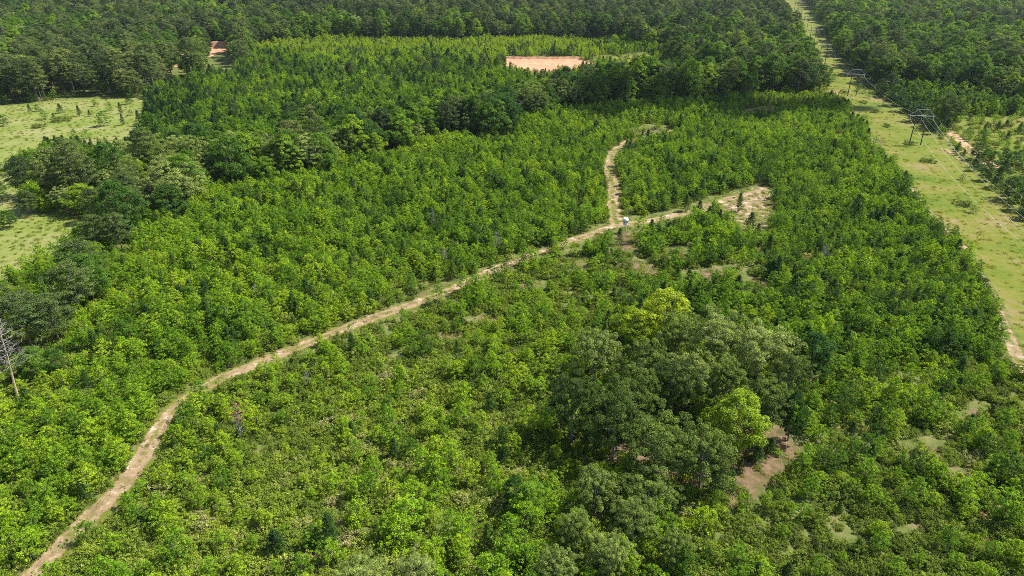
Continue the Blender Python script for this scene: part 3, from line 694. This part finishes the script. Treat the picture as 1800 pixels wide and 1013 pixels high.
spx('young_pine', 1205, 372, 6.5, .3, 'thin pine beside the sandy clearing, on its left', None, 2)
spx('young_pine', 1245, 392, 6.0, .3, 'dark young pine in the sandy clearing', None, 0, .9)
spx('young_pine', 1264, 395, 5.5, .35, 'slim young pine in the sandy clearing beside the dark one', None, 2)
spx('young_pine', 1298, 372, 7.0, .35, 'tallest young pine in the sandy clearing', None, 2, .85)
spx('young_pine', 1318, 405, 6.5, .42, 'bushy young pine at the lower end of the sandy clearing', None, 1)
spx('young_pine', 1228, 378, 5.5, .3, 'young pine on the left rim of the sandy clearing', None, 0)
# the left wood, its nearest trees one by one
LEFT = [
    ('broadleaf_tree', 72, 318, 13, .72, 3, 'large bright green tree at the edge of the left meadow', 1.1), ('pine_tree', 50, 345, 15, .05, 3, 'very dark pine between the two left meadows', 1.05),
    ('pine_tree', 55, 378, 9, .45, 3, 'squat grey green pine in front of the very dark pine', 1.1), ('oak_tree', 122, 372, 10, 1.0, 1, 'silvery grey green tree beside the bright green one in the left wood', 1.0),
    ('broadleaf_tree', 152, 376, 11, .82, 3, 'vivid green spreading tree in the left wood', 1.3), ('oak_tree', 130, 308, 10, .85, 0, 'pale olive oak behind the silvery tree in the left wood', 1.0),
    ('pine_tree', 205, 398, 13, .95, 3, 'brownish green pine in the middle of the left wood', 1.0), ('pine_tree', 240, 395, 13, .55, 1, 'olive pine behind the three stemmed tree', 1.0),
    ('broadleaf_tree', 303, 388, 13, .20, 3, 'three stemmed dark tree standing out into the sapling field', 1.15), ('pine_tree', 175, 440, 11.5, .50, 1, 'grey green pine above the round pine at the meadow edge', 1.1),
    ('pine_tree', 215, 440, 12, .55, 3, 'olive pine between the left wood and the saplings', .95), ('pine_tree', 155, 500, 13.5, .40, 3, 'round topped pine at the right end of the lower meadow', 1.15),
    ('pine_tree', 60, 620, 15, .35, 1, 'broad dark pine at the left edge above the dead snag', 1.25), ('pine_tree', 105, 605, 13, .42, 3, 'dark pine beside the broad one at the left edge', 1.05),
    ('pine_tree', 15, 590, 14, .30, 0, 'dark pine cut by the left edge above the dead snag', 1.1), ('broadleaf_tree', 130, 545, 10, .55, 1, 'green tree between the two dark pines at the left', .9),
    ('pine_tree', -42, 805, 9, .1, 3, 'dark pine at the left edge beside the dead snag foot', 1.1), ('broadleaf_tree', 250, 330, 11, .85, 3, 'bright yellow green tree in the left wood', 1.1),
    ('oak_tree', 305, 330, 11.5, .80, 2, 'pale olive oak right of the bright yellow green tree', 1.0), ('broadleaf_tree', 65, 668, 8, .5, 1, 'mid green tree under the dark pines at the left', 1.0),
    ('broadleaf_tree', 100, 655, 6, .2, 3, 'dark low tree at the foot of the left pines', 1.0),
    ('broadleaf_tree', 18, 400, 6, .3, 1, 'dark bushy tree at the left edge above the lower meadow', 1.1), ('pine_tree', 5, 360, 9, .4, 1, 'grey green pine at the left edge between the meadows', 1.0),
]
for (k_, u, v, H, t_, vr, lb, w_) in LEFT: spx(k_, u, v, H, t_, lb, 'trees of the left wood', vr, w_)
# dead and half dead trees
snag = spx('dead_tree', 34, 708, 18.5, .5, 'tall bare dead pine with a pale trunk at the left edge', None, 0, clear=5.5, rot=.6)
snag.rotation_euler[1] = math.radians(4)
for ch in snag.children:
    if ch.name.startswith('trunk'): ch.data = ch.data.copy(); ch.data.materials[0] = M['palewood']
spx('dead_tree', 76, 655, 7, .5, 'small grey dead trunk among the left pines', None, 2)
spx('dead_tree', 875, 448, 8.0, .5, 'bushy grey dead cedar above the track', None, 3, 1.0)
spx('dead_tree', 797, 443, 4.5, .5, 'small grey dead cedar left of the bushy one', None, 3)
spx('dead_tree', 762, 402, 8.0, .5, 'thin grey dead pine in the sapling field', None, 2, .8)
spx('dead_tree', 915, 212, 11, .5, 'bare grey dead tree in the middle of the tree belt', None, 1, 1.2)
spx('dead_tree', 632, 240, 11, .5, 'bare grey dead tree at the left of the tree belt', None, 1, 1.3)
spx('dead_tree', 1580, 140, 16, .5, 'wide bare dead tree at the edge of the wood right of the corridor', None, 1, 1.5)
spx('dead_tree', 1608, 146, 14, .5, 'bare dead tree right of the wide dead one beside the corridor', None, 1, 1.3)
spx('dead_tree', 1237, 168, 10, .5, 'grey dead tree in the wood left of the corridor', None, 1, 1.2)
spx('dead_tree', 1240, 305, 6, .5, 'small grey dead sapling in the field left of the corridor', None, 3)
hd = spx('dead_tree', 425, 775, 8.5, .5, 'half dead pine with rusty brown needles in the thicket', None, 2, .9, clear=1.2)
gdry = Geo(); rr_ = np.random.default_rng(5)
clumps_to_leaves(gdry, np.column_stack([rr_.normal(0, .8, 34), rr_.normal(0, .8, 34), rr_.uniform(4.6, 8.8, 34)]), rr_.uniform(.25, .5, 34), 22, .2, rr_, flat=.6)
dn = link('needles', gdry.mesh('dry_needles', [M['dry']]), hd); dn['tone'] = .5
# bushes and small trees in the meadows and the corridor
for (u, v, H, k_, lb) in [
    (53, 197, 4.5, 'young_pine', 'leftmost slim young pine in the far meadow'), (68, 196, 4.5, 'sapling', 'round bush tree beside the leftmost young pine in the meadow'), (107, 199, 5.5, 'young_pine', 'bushy young pine in the middle of the far meadow'),
    (80, 211, 6.0, 'sapling', 'dark round bush tree in the left part of the far meadow'), (140, 204, 6.0, 'young_pine', 'young pine right of the middle of the far meadow'), (168, 187, 4.5, 'sapling', 'small bush at the back of the far meadow'),
    (194, 195, 5.5, 'sapling', 'oval bush at the right of the far meadow'), (213, 200, 6.5, 'young_pine', 'leaning young pine at the right of the far meadow'), (228, 183, 6.5, 'young_pine', 'tall young pine at the back right of the far meadow'),
    (182, 222, 8.0, 'sapling', 'largest lone tree in the far meadow'), (217, 220, 6.0, 'young_pine', 'dark cedar right of the largest lone tree in the meadow'), (68, 224, 2.5, 'shrub', 'small dark bush low in the far meadow'),
    (8, 222, 6.0, 'sapling', 'dark bush at the left edge of the far meadow'), (246, 222, 8.5, 'young_pine', 'dark pine on the right margin of the far meadow'), (262, 205, 9.0, 'young_pine', 'taller dark pine behind the one at the right margin of the meadow'),
    (158, 205, 3.5, 'young_pine', 'tiny pine in the middle of the far meadow'), (95, 210, 3.5, 'young_pine', 'tiny pine in front of the bushy one in the meadow'), (108, 213, 3.5, 'shrub', 'low pale bush in the far meadow'),
    (132, 245, 5.0, 'sapling', 'left half of the bush pair below the far meadow'), (152, 244, 5.0, 'sapling', 'right half of the bush pair below the far meadow'), (230, 203, 3.5, 'sapling', 'small pale sapling near the right margin of the meadow'),
    (1541, 198, 2.2, 'shrub', 'small dark bush in the corridor between the two nearest towers'), (1558, 223, 2.2, 'shrub', 'dark bush in the corridor just beyond the nearest tower'), (1517, 181, 2.0, 'shrub', 'dark bush in the corridor before the second tower'),
    (1599, 254, 2.2, 'shrub', 'bush at the foot of the left pole of the nearest tower'), (1691, 316, 2.6, 'sapling', 'small bush in the corridor beside the right hand wire'), (1626, 284, 1.8, 'shrub', 'low grey green bush below the nearest tower'),
    (1636, 286, 1.8, 'shrub', 'second low grey green bush below the nearest tower'), (1710, 374, 3.0, 'sapling', 'single bush in the lower corridor'), (1693, 361, 2.2, 'shrub', 'spreading low bush beside the single bush in the corridor'),
    (1508, 160, 5.0, 'sapling', 'round dark bush at the foot of the second tower'), (1526, 172, 5.0, 'sapling', 'bush right of the second tower'), (1482, 164, 3.0, 'shrub', 'small bush left of the second tower'),
    (1518, 165, 4.0, 'sapling', 'bush between the second tower and the wood'), (1455, 140, 6, 'sapling', 'bush on the corridor floor where it narrows'), (1466, 143, 6, 'sapling', 'bush beside another where the corridor narrows'),
    (1726, 252, 7.0, 'sapling', 'large dark round bush right of the clay road'), (1706, 245, 5.5, 'sapling', 'bush left of the large round one by the clay road'), (1662, 232, 7.0, 'young_pine', 'dark bush at the foot of the big tree by the clay road'),
    (1770, 246, 4.5, 'young_pine', 'young pine in the scrub right of the clay road'), (1752, 232, 5.5, 'young_pine', 'slim pine in the scrub at the right edge'), (1790, 236, 6.0, 'young_pine', 'pine at the right edge of the scrub'),
]:
    spx(k_, u, v, H, .12 + .25 * rng.random() if k_ != 'sapling' else .18 + .2 * rng.random(), lb, 'bushes and young trees on open grass', None, 1.25 if k_ != 'young_pine' else 1.0, clear=H * .35)
spx('oak_tree', 1660, 226, 19, .12, 'big dark spreading tree beside the clay road', None, 0, .95)
for (u, v, H, t_, lb) in [(1636, 236, 7, .05, 'dark tree left of the big one beside the corridor'), (1610, 214, 11, .12, 'dark tree behind the nearest tower'), (1585, 196, 11, .2, 'dark tree on the corridor edge between the two nearest towers'),
                          (1572, 186, 12, .08, 'conical dark tree on the corridor edge'), (1553, 172, 9, .15, 'round dark tree near the second tower'), (1625, 195, 12, .3, 'mid green tree behind the dark ones on the corridor edge'),
                          (1598, 186, 13, .35, 'green tree in the group on the corridor edge')]:
    spx('broadleaf_tree', u, v, H, t_, lb, 'trees along the right edge of the corridor', None, 1.1)
GR = [(1712, 300), (1732, 318), (1716, 282), (1750, 330), (1772, 352), (1790, 370), (1760, 315), (1742, 298), (1785, 340), (1805, 385), (1730, 290), (1775, 300), (1800, 320), (1820, 360), (1765, 285), (1800, 290), (1845, 400), (1850, 340), (1880, 420)]
for i, (u, v) in enumerate(GR):
    k_ = 'broadleaf_tree' if i % 3 else 'young_pine'
    spx(k_, u, v, (8.5 if i < 12 else 7) * rng.uniform(.8, 1.15), rng.uniform(.05, .5), 'dark bushy tree in the clump right of the corridor below the clay road', 'dark clump right of the corridor', None, 1.2)

# ---- region phrases for the rest
def where(u, v):
    tr = np.interp(v, [330, 412, 546, 645, 748, 955, 1050], [1340, 1035, 700, 440, 283, 115, 30])
    if v > 560:
        if u < tr: return 'left of the dirt track, ' + ('at the bottom left' if v > 760 else 'in the lower left of the field')
        if u < 520: return 'right of the dirt track in the ' + ('bottom left corner' if v > 850 else 'lower left thicket')
        if u < 960: return 'in the middle thicket ' + ('at the bottom edge' if v > 900 else 'left of the oak grove' if v > 720 else 'between the track and the oak grove')
        if u < 1420: return 'around the oak grove' if v < 880 else 'at the bottom edge right of the front oaks'
        return 'in the right hand thicket ' + ('at the bottom right' if v > 860 else 'beside the corridor' if u > 1640 else 'right of the oak grove')
    if u < tr: return 'in the sapling field above the dirt track'
    if u < 1400: return 'between the dirt track and the oak grove'
    return 'in the dense strip left of the powerline corridor'
def tword(kind, t):
    if kind in ('sapling', 'broadleaf_tree'): return 'dark green' if t < .3 else 'mid green' if t < .52 else 'bright green' if t < .75 else 'yellow green'
    if kind == 'shrub': return 'dull olive' if t < .35 else 'olive green' if t < .6 else 'light green' if t < .8 else 'pale tan green'
    if kind == 'oak_tree': return 'dark olive' if t < .35 else 'grey green' if t < .65 else 'pale grey green'
    return 'blackish green' if t < .35 else 'dark green' if t < .65 else 'olive'
NOUN = {'sapling': 'leafy sapling', 'shrub': 'low shrub', 'young_pine': 'young conifer', 'oak_tree': 'round crowned oak', 'broadleaf_tree': 'tall leafy tree', 'pine_tree': 'mature pine', 'dead_tree': 'bare dead tree'}
def where_far(u, v):
    if u > 1440: return 'in the wood right of the powerline corridor'
    if v < 150 and u > 1150: return 'in the wood left of the powerline corridor'
    if v < 185 and u < 450: return 'in the back wood behind the left meadow'
    if v < 110: return 'in the dark wood along the top of the picture'
    if v < 300 and u > 330: return 'in the tree belt across the middle of the picture'
    return 'in the left wood beside the meadows'
PROT = {}
stash = {}
for kind in KINDS:
    x, y, sc, tone, sz = PT[kind].cat()
    keep = np.ones(len(x), bool)
    for (sx, sy, sr) in special: keep &= np.hypot(x - sx, y - sy) > sr * (.55 if kind == 'shrub' else .7 if kind in ('sapling', 'young_pine') else 2.1) * (.4 if sr == 5.5 and kind in ('shrub', 'sapling') else 1)
    x, y, sc, tone = x[keep], y[keep], sc[keep], tone[keep]
    z = height(x, y); u, v, dep = project(x, y, z); ut, vt, _ = project(x, y, z + PH[kind] * sc)
    score = sc * PH[kind] / dep
    if kind == 'shrub': score = score + .002 * fbm(x, y, 12, 77)
    vis = (u > 8) & (u < 1792) & (vt < 1000) & (vt > 4)
    score = np.where(vis, score, -1)
    room = max(0, 298 - placed[kind]); order = np.argsort(-score)
    pick = order[:min(room, int((score > 0).sum()))]
    if kind == 'dead_tree': pick = order[score[order] > 0]
    for i in pick:
        near = kind in ('sapling', 'shrub', 'young_pine')
        wh = where(u[i], v[i]) if (near and v[i] > 330) else where_far(u[i], v[i]) if not near else 'in the young plantation beyond the tree belt'
        plant(kind, float(x[i]), float(y[i]), float(sc[i]), float(tone[i]), f'{tword(kind, tone[i]).replace("pale tan green", "tan green") if kind != "dead_tree" else "grey"} {NOUN[kind]} {wh}', f'{NOUN[kind]}s {wh}')
    rest = np.ones(len(x), bool); rest[pick] = False
    stash[kind] = (x[rest], y[rest], sc[rest], tone[rest])

# ------------------------------------------------------------------ the countless rest: one stuff object per kind, instanced on its points
def scatter_object(name, kind_meshes, x, y, sc, tone, label):
    pc = bpy.data.collections.new(name + '_sources')
    for i, me in enumerate(kind_meshes):
        o = bpy.data.objects.new(f'{name}_source_{i}', me); pc.objects.link(o)
    n = len(x); z = height(x, y) - .05
    me = mesh_np(name, np.column_stack([x, y, z]), attrs={'tone': np.clip(tone, 0, 1), 'size': sc, 'turn': rng.uniform(0, 6.283, n), 'pick': rng.integers(0, len(kind_meshes), n) + .01, 'tall': rng.uniform(.85, 1.18, n)})
    o = link(name, me); tag(o, kind='stuff'); o['label'] = label
    g = bpy.data.node_groups.new(name + '_nodes', 'GeometryNodeTree')
    g.interface.new_socket('Geometry', in_out='INPUT', socket_type='NodeSocketGeometry'); g.interface.new_socket('Geometry', in_out='OUTPUT', socket_type='NodeSocketGeometry')
    N, L = g.nodes, g.links
    gi, go = N.new('NodeGroupInput'), N.new('NodeGroupOutput')
    ci = N.new('GeometryNodeCollectionInfo'); ci.inputs['Collection'].default_value = pc; ci.inputs['Separate Children'].default_value = True; ci.inputs['Reset Children'].default_value = True
    ip = N.new('GeometryNodeInstanceOnPoints'); ip.inputs['Pick Instance'].default_value = True
    def at(nm):
        a = N.new('GeometryNodeInputNamedAttribute'); a.data_type = 'FLOAT'; a.inputs['Name'].default_value = nm; return a.outputs['Attribute']
    L.new(gi.outputs[0], ip.inputs['Points']); L.new(ci.outputs[0], ip.inputs['Instance'])
    fi = N.new('FunctionNodeFloatToInt'); fi.rounding_mode = 'FLOOR'; L.new(at('pick'), fi.inputs[0]); L.new(fi.outputs[0], ip.inputs['Instance Index'])
    cr = N.new('ShaderNodeCombineXYZ'); L.new(at('turn'), cr.inputs[2]); er = N.new('FunctionNodeEulerToRotation'); L.new(cr.outputs[0], er.inputs[0]); L.new(er.outputs[0], ip.inputs['Rotation'])
    mu = N.new('ShaderNodeMath'); mu.operation = 'MULTIPLY'; sz = at('size'); L.new(sz, mu.inputs[0]); L.new(at('tall'), mu.inputs[1])
    cs = N.new('ShaderNodeCombineXYZ'); L.new(sz, cs.inputs[0]); L.new(sz, cs.inputs[1]); L.new(mu.outputs[0], cs.inputs[2]); L.new(cs.outputs[0], ip.inputs['Scale'])
    L.new(ip.outputs[0], go.inputs[0])
    md = o.modifiers.new('scatter', 'NODES'); md.node_group = g
    return o
STUFF = {'sapling': ('sapling_thicket', 'mass of bright green saplings filling the field behind the nearest ones'), 'shrub': ('shrub_thicket', 'low olive undergrowth filling the gaps between the saplings'),
         'young_pine': ('young_pine_stand', 'young conifers mixed through the far plantation'), 'oak_tree': ('oak_wood', 'far oaks of the back wood reading as one mass'),
         'broadleaf_tree': ('broadleaf_wood', 'far green broadleaf trees of the back wood reading as one mass'), 'pine_tree': ('pine_wood', 'far dark pines of the back wood reading as one mass')}
for kind, (nm, lb) in STUFF.items():
    x, y, sc, tone = stash[kind]
    print('STUFF', kind, len(x), 'individuals', placed[kind])
    scatter_object(nm, [k[2] for k in KINDS[kind]], x, y, sc, tone, lb)

# grass tufts on everything open
def tuft(seed):
    r = np.random.default_rng(seed); g = Geo(); n = 46
    c = np.column_stack([r.normal(0, .38, n), r.normal(0, .38, n), r.uniform(.08, .34, n)]); g.leaves(c, np.column_stack([r.normal(size=(n, 2)), r.uniform(-.2, .9, n)]), .42, r, 0, .22); return g.mesh('grass_tuft', [M['grass']])
gxs, gys, gsc, gto = [], [], [], []
for (y0, y1, s_, pr) in ((62, 260, 1.3, .55), (260, 480, 1.9, .5), (480, 640, 3.4, .5)):
    x, y = jgrid(y0, y1, s_); z, u, v, dep = zones(x, y); op = ell(u, v)
    dtr = np.minimum(polydist(x, y, track_w)[0], polydist(x, y, branch_w)[0])
    p = np.where((z == Z_NONE) | (z == Z_SCRUB), np.where(inpoly(u, v, CORRIDOR), pr * .3, pr * .5), .12); p = np.where(op > .1, .35, p); p = np.where(dtr < 1.7, .10, p); p = np.where(inpoly(u, v, PIT) | (polydist(x, y, clayroad_w)[0] < 3), 0, p)
    p = p * (.35 + 1.1 * fbm(x, y, 8, 90)); m = U(len(x)) < p; q = m.sum()
    gxs.append(x[m]); gys.append(y[m]); gsc.append(rng.uniform(.5, 1.4, q)); gto.append(.1 + .75 * fbm(x[m], y[m], 18, 91) + rng.normal(0, .12, q))
scatter_object('grass', [tuft(1), tuft(2), tuft(3)], np.concatenate(gxs), np.concatenate(gys), np.concatenate(gsc), np.concatenate(gto), 'rough grass tufts on the corridor, the meadows and the track verges')

# ------------------------------------------------------------------ the power line
TOW = [(1608, 254.5), (1497, 169), (1444, 113), (1426, 79), (1414, 55), (1403, 36), (1399, 19)]
tx, ty = unproject([t[0] for t in TOW], [t[1] for t in TOW]); T = np.column_stack([tx, ty])
T = np.vstack([T[0] + 210 * np.array([-.2516, -.9678]), T])            # one more behind the right edge of the picture carries the near wires
heads = [T[min(i + 1, len(T) - 1)] - T[max(i - 1, 0)] for i in range(len(T))]
TH, ARM, SPAN = 16.3, 10.4, 4.7
TLAB = ['wooden two poled powerline tower beyond the right edge', 'nearest wooden two poled powerline tower on the open corridor', 'second wooden powerline tower, beside the dark bushes', 'third powerline tower where the corridor narrows between woods',
        'fourth powerline tower deep in the narrow corridor', 'fifth powerline tower deep in the narrow corridor', 'sixth powerline tower near the top of the picture', 'last powerline tower at the top of the picture']
attach = []; shield = []
for i, p in enumerate(T):
    a = math.atan2(heads[i][1], heads[i][0]) - math.pi / 2; z0 = float(height(p[0], p[1]))
    root = bpy.data.objects.new('powerline_tower', None); COL.objects.link(root); root.location = (p[0], p[1], z0); root.rotation_euler = (0, 0, a)
    tag(root, TLAB[i], 'powerline tower', 'powerline towers along the corridor')
    h = SPAN / 2; za = TH - 3.0
    def part(nm, g, mt): link(nm, g.mesh(nm, [M[mt]]), root)
    for s in (-1, 1):
        g = Geo(); g.tube([(s * h * 1.03, 0, -1), (s * h, 0, TH * .5), (s * h * .97, 0, TH)], [.27, .23, .17], 8); part('pole', g, 'pole')
    g = Geo(); g.box((0, .2, za), (ARM, .16, .32)); g.box((0, -.2, za), (ARM, .16, .32)); part('crossarm', g, 'arm')
    g = Geo(); g.box((0, .16, TH - .15), (SPAN + 1.2, .12, .24)); part('top_arm', g, 'arm')
    for s in (-1, 1):
        g = Geo(); g.beam((s * ARM * .49, .32, za + .1), (s * h, .24, TH - .3), .14); part('brace', g, 'arm')
        g = Geo(); g.beam((s * .15, .32, za + .1), (s * h * .95, .24, TH - .3), .12); part('brace', g, 'arm')
        g = Geo(); g.beam((s * h, s * .22, za - .4), (-s * h, s * .22, za - 5.0), .13); part('brace', g, 'pole')
    for s in (-1, 0, 1):
        g = Geo(); q = s * ARM * .47
        for j in range(7): g.tube([(q, 0, za - .28 - j * .17), (q, 0, za - .36 - j * .17), (q, 0, za - .40 - j * .17)], [.05, .15, .05], 8)
        part('insulator', g, 'porcelain')
    R_ = np.array([[math.cos(a), -math.sin(a)], [math.sin(a), math.cos(a)]])
    attach.append([np.append(R_ @ np.array([s * ARM * .47, 0]) + p, z0 + za - 1.5) for s in (-1, 0, 1)])
    shield.append([np.append(R_ @ np.array([s * h * .97, 0]) + p, z0 + TH + .05) for s in (-1, 1)])
def wire(pts, rad, sag, label):
    P = []
    for a, b in zip(pts[:-1], pts[1:]):
        L = np.linalg.norm(b - a); sg = sag * (L / 125) ** 2
        for t in np.linspace(0, 1, 24, endpoint=False): P.append(a * (1 - t) + b * t - np.array([0, 0, 4 * min(sg, 8.2) * t * (1 - t)]))
    P.append(pts[-1]); g = Geo(); k_ = np.arange(len(P)) / 24; g.tube(P, rad * (1 - .5 * smooth(1, 3, k_)), 5); o = link('power_cable', g.mesh('power_cable', [M['wire']])); tag(o, label, 'power cable', 'cables of the power line')
for j, nm in enumerate(('leftmost', 'middle', 'rightmost')): wire([t[j] for t in attach], .026, 3.0, f'{nm} of the three pale conductors hung below the tower crossarms')
for j, nm in enumerate(('left', 'right')): wire([t[j] for t in shield], .012, 2.0, f'thin shield wire along the {nm} hand pole tops')

# ------------------------------------------------------------------ a fair weather cloud high to the right, whose shadow crosses the far saplings
cx_, cyy_ = unproject([1270], [192]); ch_ = 620.0
rc = np.random.default_rng(3); gc = Geo()
for i in range(26):
    q = rc.uniform(-1, 1); c = np.array([q * 88, rc.normal(0, 9) + (q > .3) * 6, abs(rc.normal(0, 9))]); R0 = (17 - 8 * abs(q)) * rc.uniform(.7, 1.15)
    th = np.linspace(0, math.pi, 9); prof = [(0, 0, R0 * .7 * -math.cos(t)) for t in th]
    gc.tube(np.array(prof) + c, np.maximum(.05, R0 * np.sin(th)) * (1 + .12 * rc.normal(size=9)), 14)
m_, N_, L_ = new_mat('cloud_white'); b_ = N_.new('ShaderNodeBsdfPrincipled'); b_.inputs['Base Color'].default_value = (.9, .9, .92, 1); b_.inputs['Roughness'].default_value = 1
o_ = N_.new('ShaderNodeOutputMaterial'); L_.new(b_.outputs[0], o_.inputs[0])
cloud = link('cloud', gc.mesh('cloud', [m_]), None, (float(cx_[0]) + to_sun.x / to_sun.z * ch_, float(cyy_[0]) + to_sun.y / to_sun.z * ch_, ch_)); tag(cloud, kind='structure')

# ------------------------------------------------------------------ hunting blind at the track fork
bx_, by_ = unproject([1098], [409]); bz = float(height(bx_[0], by_[0]))
blind = bpy.data.objects.new('hunting_blind', None); COL.objects.link(blind); blind.location = (float(bx_[0]), float(by_[0]), bz); blind.rotation_euler = (0, 0, .35)
tag(blind, 'white round hunting blind with domed roof on thin legs at the track fork', 'hunting blind')
def ring(g, prof, k=16, m=0): g.tube([(0, 0, z) for (r, z) in prof], [r for (r, z) in prof], k, m)
LEG = 2.7
g = Geo(); ring(g, [(.01, LEG), (.72, LEG), (.74, LEG + .05), (.84, LEG + 1.55), (.01, LEG + 1.56)], 16); link('cabin', g.mesh('cabin', [M['white']]), blind)
g = Geo(); ring(g, [(.01, LEG + 1.60), (1.0, LEG + 1.60), (1.02, LEG + 1.68), (.95, LEG + 1.9), (.78, LEG + 2.18), (.45, LEG + 2.42), (.16, LEG + 2.52), (.01, LEG + 2.54)], 16); link('roof', g.mesh('roof', [M['white']]), blind)
g = Geo(); ring(g, [(.86, LEG + 1.50), (.90, LEG + 1.52), (.90, LEG + 1.58), (.84, LEG + 1.59)], 16); link('rim', g.mesh('rim', [M['dark']]), blind)
for a in (math.radians(215), math.radians(305), math.radians(35)):
    g = Geo(); c = np.array([math.cos(a), math.sin(a)]); g.box((c[0] * .79, c[1] * .79, LEG + 1.08), (.06, .5, .34), np.array([[c[0], -c[1], 0], [c[1], c[0], 0], [0, 0, 1]])); link('window', g.mesh('window', [M['dark']]), blind)
for sx in (-1, 1):
    for sy in (-1, 1):
        g = Geo(); g.beam((sx * .75, sy * .75, -.2), (sx * .5, sy * .5, LEG + .02), .07); link('leg', g.mesh('leg', [M['steel']]), blind)
g = Geo()
for sx in (-.2, .2): g.beam((sx, -1.35, -.1), (sx, -.76, LEG + .1), .05)
for q in np.linspace(.1, .92, 8): g.beam((-.2, -1.35 + .59 * q, -.1 + (LEG + .2) * q), (.2, -1.35 + .59 * q, -.1 + (LEG + .2) * q), .035)
link('ladder', g.mesh('ladder', [M['steel']]), blind)

# ------------------------------------------------------------------ the air: a thin even haze over the land
hz = Geo(); hz.box((0, 3000, 49), (11600, 7300, 132)); hm, HN, HL = new_mat('haze_air')
pv = HN.new('ShaderNodeVolumePrincipled'); pv.inputs['Density'].default_value = .000026; pv.inputs['Color'].default_value = (.76, .88, 1, 1); pv.inputs['Anisotropy'].default_value = .2
ho = HN.new('ShaderNodeOutputMaterial'); HL.new(pv.outputs[0], ho.inputs['Volume'])
haze = link('haze', hz.mesh('haze', [hm])); tag(haze, kind='stuff'); haze['label'] = 'thin pale air over the land'
